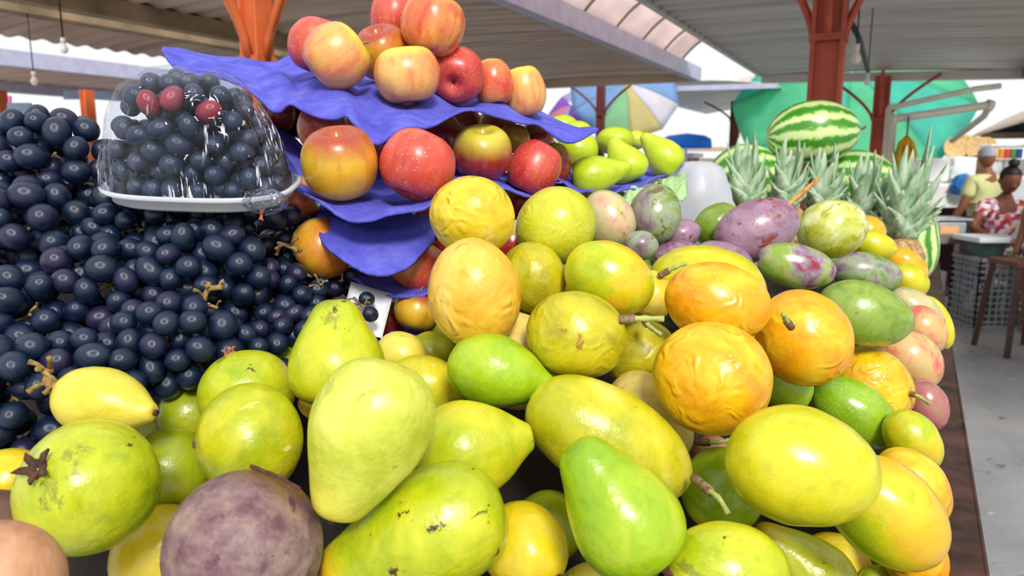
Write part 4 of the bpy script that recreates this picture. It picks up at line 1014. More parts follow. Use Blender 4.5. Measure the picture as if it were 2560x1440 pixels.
# ---------------- dark mound added under the heap so its gaps read dark ----------------
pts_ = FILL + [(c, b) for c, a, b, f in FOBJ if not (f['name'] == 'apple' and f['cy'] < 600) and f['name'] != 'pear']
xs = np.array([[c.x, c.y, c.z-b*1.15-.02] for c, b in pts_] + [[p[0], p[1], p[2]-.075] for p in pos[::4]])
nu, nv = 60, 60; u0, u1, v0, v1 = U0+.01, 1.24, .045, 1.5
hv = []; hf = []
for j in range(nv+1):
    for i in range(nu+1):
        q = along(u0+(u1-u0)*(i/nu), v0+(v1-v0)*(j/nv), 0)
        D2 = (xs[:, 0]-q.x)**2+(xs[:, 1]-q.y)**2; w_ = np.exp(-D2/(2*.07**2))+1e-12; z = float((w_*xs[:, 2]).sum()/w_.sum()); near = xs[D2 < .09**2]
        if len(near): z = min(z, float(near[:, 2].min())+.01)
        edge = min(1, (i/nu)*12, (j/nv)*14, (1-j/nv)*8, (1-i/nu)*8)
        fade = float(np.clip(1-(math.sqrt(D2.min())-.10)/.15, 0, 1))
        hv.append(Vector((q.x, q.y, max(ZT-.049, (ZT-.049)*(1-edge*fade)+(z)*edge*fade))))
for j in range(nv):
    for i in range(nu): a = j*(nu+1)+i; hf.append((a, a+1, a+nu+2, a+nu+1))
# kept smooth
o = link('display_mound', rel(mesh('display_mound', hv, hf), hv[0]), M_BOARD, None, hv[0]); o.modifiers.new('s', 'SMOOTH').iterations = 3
tag(o, 'added dark mound that keeps the gaps under the heaped fruit dark', 'added mound')
# ---------------- watermelons ----------------
def melon_mat():
    t = NT('watermelon_rind'); v = t.coords('Object', False); s = t.n('ShaderNodeSeparateXYZ', {0: v})
    ang = t.math('ARCTAN2', s.outputs[1], s.outputs[0])
    no = t.noise(t.n('ShaderNodeVectorMath', {0: v, 1: (1, 1, .8)}, operation='MULTIPLY').outputs[0], 26, 4, .65)
    no2 = t.noise(v, 80, 4, .7)
    ph = t.math('ADD', t.math('MULTIPLY', ang, 11.0), t.math('MULTIPLY', t.math('SUBTRACT', no, .5), 5.5))
    ph = t.math('ADD', ph, t.math('MULTIPLY', no2, 2.0))
    c = t.ramp(t.math('ADD', t.math('MULTIPLY', t.math('SINE', ph), .5), .5), [(.15, '#d6e8a4'), (.45, '#bcdc74'), (.62, '#72b23c'), (.85, '#3f8c28')])
    t.set(t.b.inputs['Base Color'], c); t.b.inputs['Roughness'].default_value = .35; t.b.inputs['Coat Weight'].default_value = .2
    return t.m
M_MEL = melon_mat()
def melon(px, py, d, a, b, ang, tilt, label):
    f = dict(ang=math.radians(ang), tilt=math.radians(tilt)); n = axis_of(f); c = P(px, py, d)
    me = body_mesh('watermelon', 'round', S(a, d), S(b, d), px*.01, .015, nr=32, ns=56)
    root = empty('watermelon', c-Vector((0, 0, S(b, d)))); tag(root, label, 'watermelon', 'striped watermelons stacked behind the pineapples')
    bo = link('rind', me, M_MEL, root, c-root.location, n.to_track_quat('Z', 'Y'))
    tp = c+n*S(a, d)*.99; MB().tube([tp, tp+n*.012, tp+n*.02+UP*.006], [.005, .004, .005], 8).build('stem', M_STEMB, root, True)
melon(2031, 333, 2.25, 112, 80, 4, 6, 'watermelon topmost of the stack, in front of the red post')
melon(1858, 444, 2.3, 92, 82, 20, 10, 'pale striped watermelon at the left of the stack')
melon(2140, 452, 2.35, 100, 76, -8, 0, 'dark striped watermelon at the right of the stack')
melon(2292, 605, 2.1, 98, 50, 100, 10, 'watermelon at the right end, behind the largest pineapple')
# ---------------- pineapples ----------------
def leaf_mat():
    t = NT('pineapple_leaf'); v = t.coords('Object', False)
    mp = t.n('ShaderNodeVectorMath', {0: v, 1: (1, 1, .3)}, operation='MULTIPLY').outputs[0]
    c = t.ramp(t.noise(mp, 60, 4, .6), [(.3, '#6f8f66'), (.46, '#9dbb93'), (.6, '#bfd2b4'), (.72, '#b39a90')])
    t.set(t.b.inputs['Base Color'], c); t.b.inputs['Roughness'].default_value = .5
    return t.m
M_LEAF = leaf_mat()
def pine_mat():
    t = NT('pineapple_skin'); v = t.coords('Object', False)
    c = t.ramp(t.noise(v, 90, 4, .7), [(.3, '#6b4a2c'), (.5, '#a8804f'), (.7, '#c9a878')])
    t.set(t.b.inputs['Base Color'], c); t.b.inputs['Roughness'].default_value = .7; return t.m
M_PINE = pine_mat()
def pineapple(px, py, d, ch, label, seed, lean=0, bodyh=.17, nl=30):
    """px,py: where the crown meets the fruit; ch: crown height in pixels"""
    rr = random.Random(seed); top = P(px, py, d); root = empty('pineapple', top-Vector((0, 0, bodyh))); tag(root, label, 'pineapple', 'pineapples lined up behind the mangoes')
    # body with spiralling eyes
    vs = []; fs = []; nr, ns = 40, 48; R0 = .052
    for i in range(nr+1):
        t = i/nr; r = R0*(1-abs(2*t-1)**3.2)**.5*.98+.004
        for k in range(ns):
            a = 2*PI*k/ns; e = abs(math.sin(4*a+t*15))*abs(math.sin(4*a-t*15)); vs.append(Vector(((r+.005*e)*math.cos(a), (r+.005*e)*math.sin(a), bodyh*t)))
    for i in range(nr):
        for k in range(ns): a = i*ns+k; b = i*ns+(k+1) % ns; fs.append((a, b, b+ns, a+ns))
    link('body', mesh('pineapple_body', vs, fs), M_PINE, root)
    CH = S(ch, d)*1.3; mb = MB()
    for l in range(nl):
        g = l/nl; az = l*2.399+rr.uniform(-.2, .2); L = CH*(1.0-.62*(1-g)**1.0)*rr.uniform(.88, 1.08); w = .027*(1-.25*g)*(CH/.2)**.4
        out = .95*(1-g)**.75+.07; dirh = Vector((math.cos(az), math.sin(az), 0)); side = Vector((-math.sin(az), math.cos(az), 0))
        base = Vector((lean*0, 0, bodyh-.005+.03*g)); n = 8; o = len(mb.v)
        for i in range(n+1):
            t = i/n; hz = out*L*(t*.75+.0*t)*(1-.15*t) ; vz = L*(t*(1-.28*out*t))*(1-.35*out)
            c = base + dirh*(.008+hz) + Vector((0, 0, vz)) + side*(.01*math.sin(t*3+l)) + Vector((lean*L*t, 0, 0))
            ww = w*(1-t**1.8)*(1 if t > .1 else .85)+.0006
            inn = -dirh*.3*ww + Vector((0, 0, .25*ww))
            mb.v += [c-side*ww, c+inn*-1, c+side*ww]
        for i in range(n):
            a = o+i*3; mb.f += [(a, a+1, a+4, a+3), (a+1, a+2, a+5, a+4)]
    me = mesh('crown', mb.v, mb.f); c = link('crown', me, M_LEAF, root); solidify(c, .0022)
    return root
pineapple(1795, 520, 1.78, 70, 'pineapple with the smallest crown, leftmost beside the plastic bag', 1, -.1)
pineapple(1862, 515, 1.80, 135, 'pineapple second from the left, its crown before the pale watermelon', 2, -.05)
pineapple(1962, 510, 1.82, 120, 'pineapple whose crown rises behind the large purple mango', 3, .05)
pineapple(2050, 520, 1.85, 125, 'pineapple whose crown rises behind the glossy lime mango', 4, .05)
pineapple(2152, 555, 1.88, 150, 'pineapple between the glossy lime mango and the largest pineapple', 5, .02)
pineapple(2252, 590, 1.80, 200, 'largest pineapple at the right end, its brown skin showing', 6, .06)
# crate that carries pineapples and melons
zc = P(2252, 590, 1.8).z-.17
mb = MB(); mb.box(*tbox(1.25, 2.95, .06, 1.25, ZT-.05, zc-.004)); o = mb.build('display_platform', M_BOARD); tag(o, 'low dark platform carrying the pineapples and watermelons', 'platform')
# ---------------- red and dark posts ----------------
DG = [(1, 0), (-1, 0), (0, 1), (0, -1)]
post(640, 75, 2.9, S(60, 2.9), ZE-.02, 'orange-red steel post rising behind the top tray of apples', M_REDO, DG, bzs=P(640, 150, 2.9).z, bl=.45)
post(2070, 125, 3.35, S(80, 3.35), ZE-.06, 'thick red steel post behind the topmost watermelon', M_RED, DG, bzs=P(2072, 98, 3.35).z, bl=.25)
post(2200, 300, 8.6, S(38, 8.6), 2.40, 'red steel post with curved brackets in front of the mint umbrella', M_RED, DG, bzs=P(2200, 300, 8.6).z, bl=.5)
post(1502, 270, FA.y*1.0/ math.cos(ALPHA), .11, ZE, 'dark red post under the far corner of the centre roof', M_DRED, DG[:2], bzs=2.1, bl=.4)
post(1835, 360, 13.5, .16, 2.5, 'dark post below the distant grey roof', M_DRED, DG[:2], bzs=2.15, bl=.5)
post(222, 290, 7.5, .10, P(222, 226, 7.5).z, 'orange-red post at the left behind the grapes', M_REDO, ())
post(8, 300, 6.5, .08, P(8, 226, 6.5).z, 'thin orange post at the left edge of the photo', M_REDO, (), bl=.4)
# ---------------- umbrellas ----------------
def umbrella(px, py, d, R_, cols, label, tilt=(0, 0), h=None, depth=.28, n=16, scal=.05):
    c = P(px, py, d); root = empty('market_umbrella', (c.x, c.y, 0)); tag(root, label, 'umbrella', 'market umbrellas beyond the roofs')
    rot = Matrix.Rotation(tilt[0], 3, 'X') @ Matrix.Rotation(tilt[1], 3, 'Y'); z0 = c.z
    for k in range(len(cols)):
        vs = []; fs = []; m = 8; q = 6; w = 2*PI/len(cols)
        for i in range(m+1):
            t = i/m
            for j in range(q+1):
                a = w*(k+j/q); r = R_*t*(1-scal*math.sin(PI*j/q)*t); vs.append(rot @ Vector((r*math.cos(a), r*math.sin(a), depth*R_*(1-t**1.9))) + Vector((0, 0, z0)))
        for i in range(m):
            for j in range(q): a = i*(q+1)+j; fs.append((a, a+1, a+q+2, a+q+1))
        o = link('panel', mesh('panel', vs, fs), cols[k], root); solidify(o, .004)
    mb = MB().tube([(0, 0, 0), (0, 0, z0), tuple(rot @ Vector((0, 0, depth*R_+.06)) + Vector((0, 0, z0)))], .022, 8); m_ = mesh('pole', mb.v, mb.f); link('pole', m_, M_WHITE, root)
    mb = MB()
    for k in range(len(cols)):
        a = 2*PI*k/len(cols); mb.tube([rot @ Vector((R_*t*math.cos(a), R_*t*math.sin(a), depth*R_*(1-t**1.9)-.015)) + Vector((0, 0, z0)) for t in (0, .25, .5, .75, 1)], .008, 4)
    link('ribs', mesh('ribs', mb.v, mb.f), M_RIB, root)
TEAL = translucent('mint_cloth', '#9cf8d2', .8); TEAL2 = translucent('teal_cloth', '#8cf6e6', .8); LBL = translucent('pale_blue_cloth', '#9dc4ee', .55); LGR = translucent('pale_green_cloth', '#a8dfb0', .55)
LYE = translucent('pale_yellow_cloth', '#e6dc9a', .55); LWH = translucent('white_cloth', '#eceaf2', .55); PUR = translucent('violet_cloth', '#b06ae0', .55); PNK = translucent('pink_cloth', '#f0a0b4', .55); LAV = translucent('lavender_cloth', '#cdc2f0', .55)
BLU = translucent('blue_cloth', '#3d9cff', .6)
umbrella(2120, 262, 11.5, 1.75, [TEAL, TEAL2, TEAL, TEAL2, TEAL, TEAL2, TEAL, TEAL2], 'huge mint green umbrella beyond the right-hand roof', (.75, .05), depth=.34)
umbrella(1560, 235, 11.5, .86, [LBL, LBL, LGR, LYE, LWH, LBL, LBL, LGR, LYE, LWH], 'striped blue, green and yellow umbrella right of the dark post', (.95, .35), depth=.30)
umbrella(1440, 280, 13, .62, [PUR, PNK, LAV, PUR, PNK, LAV, PUR, LAV], 'violet and pink umbrella left of the dark post', (.9, -.2), depth=.3)
# rose sheet hanging beyond, blue awning, far huts
def awning(pts, th, mat, label, cat, group=None, name='awning'):
    vs = [P(*p) for p in pts]; mb = MB(); mb.add(vs, [tuple(range(len(vs)))]); o = mb.build(name, mat); solidify(o, th); tag(o, label, cat, group); return o
awning([(1826,205,14),(1900,180,12.5),(1906,240,12.5),(1892,252,12.8),(1870,222,13.5)], .02, M_PINK, 'rose coloured sheet hanging left of the mint umbrella', 'sheet', name='hanging_sheet')
c = P(1716, 345, 16)
mb = MB(); mb.lathe([(S(62, 16), 0), (S(60, 16), .10), (S(45, 16), .17), (S(20, 16), .20), (.001, .22)], 24, (c.x, c.y, c.z-.12)); mb.lathe([(S(62, 16), 0), (S(63, 16), -.10), (S(62, 16), -.10)], 24, (c.x, c.y, c.z-.12)); 
rt = empty('market_umbrella', (c.x, c.y, 0)); tag(rt, 'low bright blue umbrella far away beyond the pears', 'umbrella'); o = mb.build('canopy', BLU, rt, True); MB().tube([(c.x, c.y, 0), (c.x, c.y, c.z+.1)], .03).build('pole', M_WHITE, rt)
# far stalls: each a counter, back sheet, posts
def stall_far(px, d, w_, cols, label, hgt=1.9, top=True, seed=0, roofc=None):
    rr = random.Random(seed); c = P(px, 420, d); root = empty('far_stall', (c.x, c.y, 0)); tag(root, label, 'market stall', 'open stalls in the far distance')
    MB().box((c.x, c.y, .45), w_, .7, .9).build('counter', cols[0], root)
    for sx in (-1, 1):
        for sy in (-1, 1): MB().box((c.x+sx*w_*.48, c.y+sy*.33, hgt/2), .07, .07, hgt).build('pole', cols[1], root)
    MB().box((c.x, c.y+.35, 1.2), w_*.96, .03, .6).build('back_panel', cols[2], root)
    if top: MB().box((c.x, c.y, hgt), w_*1.08, 1.0, .10).build('roof_panel', roofc or cols[3], root)
P_OR = plain('orange_paint', '#e07b48', .6); P_WH = plain('chalk_white', '#e4e0de', .7); P_LB = plain('pale_blue_paint', '#a9c0e0', .6); P_GY = plain('warm_grey', '#8a8278', .7); P_PK = plain('pink_panel', '#e56aa8', .6); P_TAN = plain('tan_board', '#c9a988', .7)
P_VI = plain('lilac_panel', '#c4a8d8', .6); P_BLK = plain('blue_panel', '#2b86d8', .6)
stall_far(1650, 17, 1.6, [P_WH, P_OR, P_LB, P_WH], 'white and orange stall behind the pears', 1.55, seed=1)
stall_far(1790, 21, 2.6, [P_WH, P_WH, P_WH, P_TAN], 'pale stall behind the pale watermelon', 1.75, seed=2)
stall_far(120, 11, 2.2, [P_TAN, P_TAN, P_GY, P_TAN], 'tan wooden stall at the left behind the topmost grapes', 1.62, seed=3)
stall_far(330, 14, 1.6, [P_VI, P_OR, P_VI, P_WH], 'lilac stall behind the wrapped punnet', 1.6, seed=4)
stall_far(1400, 16, 2.2, [P_WH, P_TAN, P_VI, P_WH], 'pale stall beneath the violet umbrella', 1.9, seed=5)
def board(px0, py0, px1, py1, d, mat, label, name='sign_board', th=.03):
    a, b, c_, e = P(px0, py1, d), P(px1, py1, d), P(px1, py0, d), P(px0, py0, d); o = MB().add([a, b, c_, e], [(0, 1, 2, 3)]).build(name, mat); solidify(o, th)
    # post down to the ground
    m = (a+b)/2
    rt = empty(name, (m.x, m.y, 0)); o.name = 'panel'; mw = o.location.copy(); o.parent = rt; o.location = mw-rt.location
    MB().tube([(m.x, m.y, 0), (m.x, m.y, m.z)], .03).build('pole', M_WHITE, rt); tag(rt, label, 'board')
board(20, 258, 78, 304, 6.2, P_LB, 'pale blue board at the left above the topmost grapes')
board(-12, 240, 27, 290, 6.9, P_PK, 'pink board at the left edge of the photo')
board(160, 228, 290, 248, 9.5, P_LB, 'long pale blue board beneath the far left roof')
# hanging bulbs with sockets
def bulb(px, py, d, rp, label, ztop=ZE):
    c = P(px, py, d); r = S(rp, d); root = empty('light_bulb', c); tag(root, label, 'light bulb', 'bare bulbs hanging from the roofs')
    m = MB(); m.lathe([(.001, -r), (r*.6, -r*.8), (r, 0), (r*.8, r*.7), (r*.45, r*1.3), (r*.4, r*1.7), (.001, r*1.7)], 16); link('glass', mesh('glass', m.v, m.f), M_BULB, root)
    m = MB().lathe([(.001, r*1.6), (r*.6, r*1.6), (r*.6, r*2.8), (.001, r*2.9)], 12); link('socket', mesh('socket', m.v, m.f), M_WHITE, root)
    m = MB().tube([(0, 0, r*2.8), (0, 0, ztop-c.z)], .004, 5); link('cord', mesh('cord', m.v, m.f), M_BLACK, root)
M_BULB = plain('frosted_bulb', '#ece8d8', .25, var=.03)
bulb(2139, 148, 3.6, 13, 'bare white bulb hanging right of the thick red post')
bulb(2168, 205, 5.2, 8, 'smaller bulb hanging lower beyond the first one')
bulb(160, 124, 3.4, 10, 'bare bulb below the left-hand roofs, upper of two')
bulb(86, 205, 5.0, 9, 'bare bulb at the far left, lower of two')
# black strut beside the thick post
b0 = P(2108, 20, 3.7); b1 = P(2148, 95, 4.3); b2 = P(2170, 178, 5.2)
o = MB().tube([b0, b1, b2], .016, 8).build('roof_strut', M_BLACK, smooth=True); tag(o, 'dark diagonal strut under the roof right of the thick red post', 'strut')
# PVC pipe frame
pf = empty('pipe_frame', (P(2235, 300, 5).x, P(2235, 300, 5).y, 0)); tag(pf, 'cream plastic pipe frame bent over the aisle at the right', 'pipe frame')
A = P(2232, 298, 5.0); B_ = P(2476, 262, 5.0); A0 = Vector((A.x, A.y, 0)); 
MB().tube([A0, A, ], .028, 10).tube([A, B_], .028, 10).build('pipe', M_CREAM, pf, True)
MB().tube([P(2476, 262, 5.0), P(2460, 290, 5.3), P(2380, 352, 6.2)], .022, 10).build('pipe', M_CREAM, pf, True)
MB().tube([P(2222, 270, 5.6), P(2440, 222, 5.6), P(2500, 215, 5.6)], .022, 10).tube([P(2222, 270, 5.6), Vector((P(2222, 270, 5.6).x, P(2222, 270, 5.6).y, 0))], .022, 10).build('pipe', M_CREAM, pf, True)
o = MB().tube([P(2236, 298, 5.0)-Vector((0, 0, .0)), P(2228, 298, 5.0)], .036, 10).tube([P(2480, 266, 5.0), P(2466, 262, 5.0)], .038, 10).build('elbow', M_CREAM, pf, True)
# hanging bananas
bn = empty('banana_bunch', P(2262, 400, 5.0)); tag(bn, 'ripe yellow banana bunch hanging from the pipe frame', 'bananas')
M_BAN = plain('banana_skin', '#e8b020', .5, var=.15, vscale=20)
for k in range(7):
    a = k*.8; m = MB(); m.tube([(0, 0, .16), (.035*math.cos(a), .035*math.sin(a), .11), (.055*math.cos(a), .055*math.sin(a), .03), (.045*math.cos(a), .045*math.sin(a), -.05)], [.008, .018, .02, .008], 8)
    link('banana', mesh('banana', m.v, m.f), M_BAN, bn)
m = MB().tube([(0, 0, .15), (0, 0, P(2262, 292, 5.0).z-bn.location.z)], .006, 6); link('stalk', mesh('stalk', m.v, m.f), M_STEMB, bn)
# ---------------- the neighbouring stall and its people ----------------
DT = 6.9
M_GREYM = plain('grey_brown_metal', '#7d6f66', .6, var=.2, vscale=8); M_PLASTG = plain('grey_green_plastic', '#4f6660', .5, var=.1); M_SIL = plain('scale_steel', '#c8ccce', .3, metal=.6)
M_DISP = plain('scale_label', '#e8b27a', .5, var=.05); M_CLOTHW = plain('white_wrap', '#eef0f2', .7, var=.05)
def gp(px, d): c = P(px, 700, d); return Vector((c.x, c.y, 0))
c = gp(2365, DT); ctop = P(2365, 592, DT).z
tb = empty('work_table', c); tag(tb, 'grey-brown work table with the scale on top, right of the heap', 'table')
for dx in (-.42, .13):
    for dy in (-.02, .5): MB().box((c.x+RT.x*dx, c.y+RT.y*dx+dy, ctop/2-.02), .07, .07, ctop-.04).build('leg', M_GREYM, tb)
mb = MB(); ax = (RT.normalized(), Vector((-RT.y, RT.x, 0)), Vector((0, 0, 1)))
MB().box(c+RT*-.12+ax[1]*.25+Vector((0, 0, ctop-.02)), .72, .62, .06, ax).build('table_top', M_GREYM, tb)
MB().box(c+RT*-.12+ax[1]*.25+Vector((0, 0, .22)), .62, .55, .04, ax).build('shelf', M_GREYM, tb)
MB().box(c+RT*-.12+ax[1]*.5+Vector((0, 0, .42)), .58, .03, .38, ax).build('back_panel', plain('navy_cloth', '#141a2c', .9), tb)
o = MB().box(c+RT*-.12+ax[1]*.2+Vector((0, 0, .33)), .3, .3, .18, ax).build('box', P_WH); tag(o, 'white box on the low shelf of the work table', 'box')
sc_ = c+RT*-.02+ax[1]*.15; scl = empty('weighing_scale', (sc_.x, sc_.y, ctop+.01)); tag(scl, 'silver weighing scale with an orange display on the work table', 'scale')
bevel(MB().box((sc_.x, sc_.y, ctop+.075), .32, .3, .13, ax).build('body', M_SIL, scl), .01)
MB().box(sc_+ax[1]*-.155+Vector((0, 0, ctop+.07)), .17, .01, .07, ax).build('display', M_DISP, scl)
bevel(MB().box((sc_.x, sc_.y, ctop+.165), .42, .34, .02, ax).build('pan', M_SIL, scl), .005)
# board, tub, crate stack
c2 = gp(2462, 6.6); z2 = P(2462, 588, 6.6).z
o = MB(); bevel(o.box(c2+Vector((0, 0, z2-.02)), .42, .4, .045, ax).build('chopping_board', M_CLOTHW), .01).name = 'chopping_board'
tag(bpy.data.objects['chopping_board'], 'white chopping board over the tub where the woman works', 'board')
zt = P(2452, 638, 6.6).z
tubp = [(.13, 0), (.17, z2-.05-zt), (.18, z2-.045-zt), (.165, z2-.05-zt), (.12, .01), (.001, .01)]
tub = MB().lathe(tubp, 24, c2+Vector((-.02, 0, zt))).build('plastic_tub', M_PLASTG, smooth=True); tag(tub, 'dark grey-green tub standing on the grey crate', 'tub')
def crate(c, w, dpt, h, mat, label, nm='plastic_crate', cell=.055):
    root = empty(nm, c); tag(root, label, 'crate'); mb = MB(); X, Y = ax[0], ax[1]
    for s in (-1, 1):
        for k in range(int(w/cell)+1): x = -w/2+w*k/int(w/cell); mb.bar(c+X*x+Y*s*dpt/2, c+X*x+Y*s*dpt/2+Vector((0, 0, h)), .012)
        for k in range(int(h/cell)+1): z = h*k/int(h/cell); mb.bar(c+X*-w/2+Y*s*dpt/2+Vector((0, 0, z)), c+X*w/2+Y*s*dpt/2+Vector((0, 0, z)), .014)
        for k in range(int(dpt/cell)+1): y = -dpt/2+dpt*k/int(dpt/cell); mb.bar(c+X*s*w/2+Y*y, c+X*s*w/2+Y*y+Vector((0, 0, h)), .012)
        for k in range(int(h/cell)+1): z = h*k/int(h/cell); mb.bar(c+X*s*w/2+Y*-dpt/2+Vector((0, 0, z)), c+X*s*w/2+Y*dpt/2+Vector((0, 0, z)), .014)
    mb.build('mesh_walls', mat, root)
    for z in (.01, h-.01):
        m2 = MB()
        for s in (-1, 1):
            m2.bar(c+X*-w/2+Y*s*dpt/2+Vector((0, 0, z)), c+X*w/2+Y*s*dpt/2+Vector((0, 0, z)), .03); m2.bar(c+X*s*w/2+Y*-dpt/2+Vector((0, 0, z)), c+X*s*w/2+Y*dpt/2+Vector((0, 0, z)), .03)
        m2.build('rim', mat, root)
    MB().box(c+Vector((0, 0, .012)), w, dpt, .015, ax).build('bottom', mat, root)
M_CRG = plain('grey_crate_plastic', '#8b9094', .6)
crate(c2+Vector((0, 0, 0)), .36, .4, zt-.004, M_CRG, 'tall grey mesh crate standing on end under the tub')
c3 = gp(2530, 6.7)
crate(c3+RT*.08+Vector((0, 0, 0)), .34, .34, .28, plain('green_crate_plastic', '#12694a', .5), 'green crate on the ground beside the dark stool')
# stool in the right foreground edge
c4 = gp(2560, 5.6); zs = P(2550, 655, 5.6).z; st = empty('stool', c4); tag(st, 'dark wooden stool cut by the right edge of the photo', 'stool'); M_WD = plain('dark_wood', '#4a2e22', .6, var=.25, vscale=12); 
bevel(MB().box(c4+Vector((0, 0, zs)), .36, .36, .04, ax).build('seat', plain('red_wood', '#6f3a28', .6), st), .006)
for i in (-1, 1):
    for j in (-1, 1): MB().bar(c4+ax[0]*.15*i+ax[1]*.15*j+Vector((0, 0, zs-.02)), c4+ax[0]*.2*i+ax[1]*.2*j, .04).build('leg', M_WD, st)
MB().bar(c4+ax[0]*-.17+ax[1]*-.17+Vector((0, 0, zs*.45)), c4+ax[0]*.17+ax[1]*-.17+Vector((0, 0, zs*.45)), .03).build('stretcher', M_WD, st)
# goods beyond: white covered counter, straw baskets, packets, white bundles
dG = 9.5
def gbox(px0, py0, px1, py1, d, dep, mat, label, cat, name, ground=False, group=None):
    a = P(px0, py1, d); b = P(px1, py0, d); w_ = S(px1-px0, d); h = (b.z-a.z)
    z0 = 0 if ground else a.z; m = (a+b)/2
    o = MB().box(Vector((m.x, m.y, 0))+ax[1]*dep/2+Vector((0, 0, (z0+b.z)/2)), w_, dep, b.z-z0, ax).build(name, mat); bevel(o, min(.03, w_*.15)); tag(o, label, cat, group); return o
M_SUNW = plain('sunlit_cover', '#f4f3f0', .7, var=.02)
gbox(2312, 460, 2410, 520, 8.6, .8, M_SUNW, 'white covered counter in sunlight behind the pineapples', 'counter', 'covered_counter', True)
gbox(2312, 396, 2376, 455, 8.9, .4, M_SUNW, 'large white sack standing on the covered counter', 'sack', 'white_sack', False)
gbox(2385, 392, 2442, 455, 9.9, .3, M_SUNW, 'tall white cabinet behind the man with the cap', 'cabinet', 'white_cabinet', True)
blob('cloth_bundle', P(2398, 440, 9.0), [(.001, -.12), (.13, -.1), (.15, 0), (.1, .1), (.001, .13)], plain('mint_white_cloth', '#dfeee8', .7), 'pale mint cloth bundle left of the man', 'bundle', amp=.3)
blob('cloth_bundle', P(2408, 462, 8.5), [(.001, -.12), (.10, -.1), (.12, 0), (.07, .1), (.001, .13)], P_BLK, 'blue cloth bundle beside the elbow of the man', 'bundle', amp=.3)
M_STRAW = plain('straw', '#d9b47c', .8, var=.2, vscale=40, bump=.5, bscale=90)
for k, (px, py, lb) in enumerate([(2384, 372, 'leftmost of the round straw baskets on the wall'), (2410, 368, 'straw basket second from the left'), (2437, 372, 'straw basket in the middle of the row'), (2462, 374, 'straw basket above the head of the woman')]):
    c_ = P(px, py, 10.3+.07*(k % 2)); o = MB().lathe([(.001, .0), (.07, .005), (.075, .03), (.11, .03), (.115, .015), (.16, .03), (.165, .05), (.15, .045), (.001, .02)], 24, c_, -FW).build('straw_basket', M_STRAW, smooth=True); tag(o, lb, 'basket', 'round straw baskets')
o = gbox(2370, 352, 2485, 400, 10.7, .05, plain('brown_backboard', '#7d5a42', .8), 'brown board behind the straw baskets', 'board', 'back_board', True)
cols = [('#f0c83a', 'yellow'), ('#ee8f3a', 'orange'), ('#e8463a', 'red'), ('#5aa85a', 'green'), ('#3a70c8', 'blue')]
for k, (cx_, nm) in enumerate(cols):
    gbox(2484+k*15, 372, 2497+k*15, 396, 9.8, .1, plain('packet_'+nm, cx_, .5), nm+' packet hanging behind the woman', 'packet', 'hanging_packet', group='coloured packets hanging in a row')
for k in range(3):
    gbox(2482+k*30, 398, 2508+k*30, 440, 9.9, .12, M_SUNW, ('left', 'middle', 'right')[k]+' one of three white bags under the coloured packets', 'bag', 'white_bag', group='white bags hanging below the packets')
gbox(2478, 360, 2570, 368, 9.75, .3, P_WH, 'white shelf over the coloured packets', 'shelf', 'goods_shelf')
gbox(2330, 520, 2440, 560, 8.2, .15, plain('dark_red_cloth', '#3f1d1f', .9), 'dark red cloth in shade under the white counter', 'cloth', 'hanging_cloth', True)
# people: one continuous skinned body each
M_SKIN = plain('brown_skin', '#7d4a33', .5, var=.08); M_SKIN2 = plain('brown_skin_light', '#8f5a3e', .5, var=.08); M_HAIR = plain('black_hair', '#15110f', .6)
def skin(name, verts, edges, mat, parent, root_i=0, sub=2):
    """verts: (x right, y away, z up, radius) in the person's frame"""
    bm = bmesh.new(); ly = bm.verts.layers.skin.verify(); vv = []
    for i, (x, y, z, r) in enumerate(verts):
        v = bm.verts.new((x, y, z)); rr = r if isinstance(r, tuple) else (r, r); v[ly].radius = rr; v[ly].use_root = (i == root_i); vv.append(v)
    for a, b in edges: bm.edges.new((vv[a], vv[b]))
    me = bpy.data.meshes.new(name); bm.to_mesh(me); bm.free(); me.materials.append(mat)
    o = bpy.data.objects.new(name, me); C.objects.link(o); o.parent = parent
    s = o.modifiers.new('skin', 'SKIN'); s.use_smooth_shade = True; m = o.modifiers.new('sub', 'SUBSURF'); m.levels = sub; m.render_levels = sub
    return o
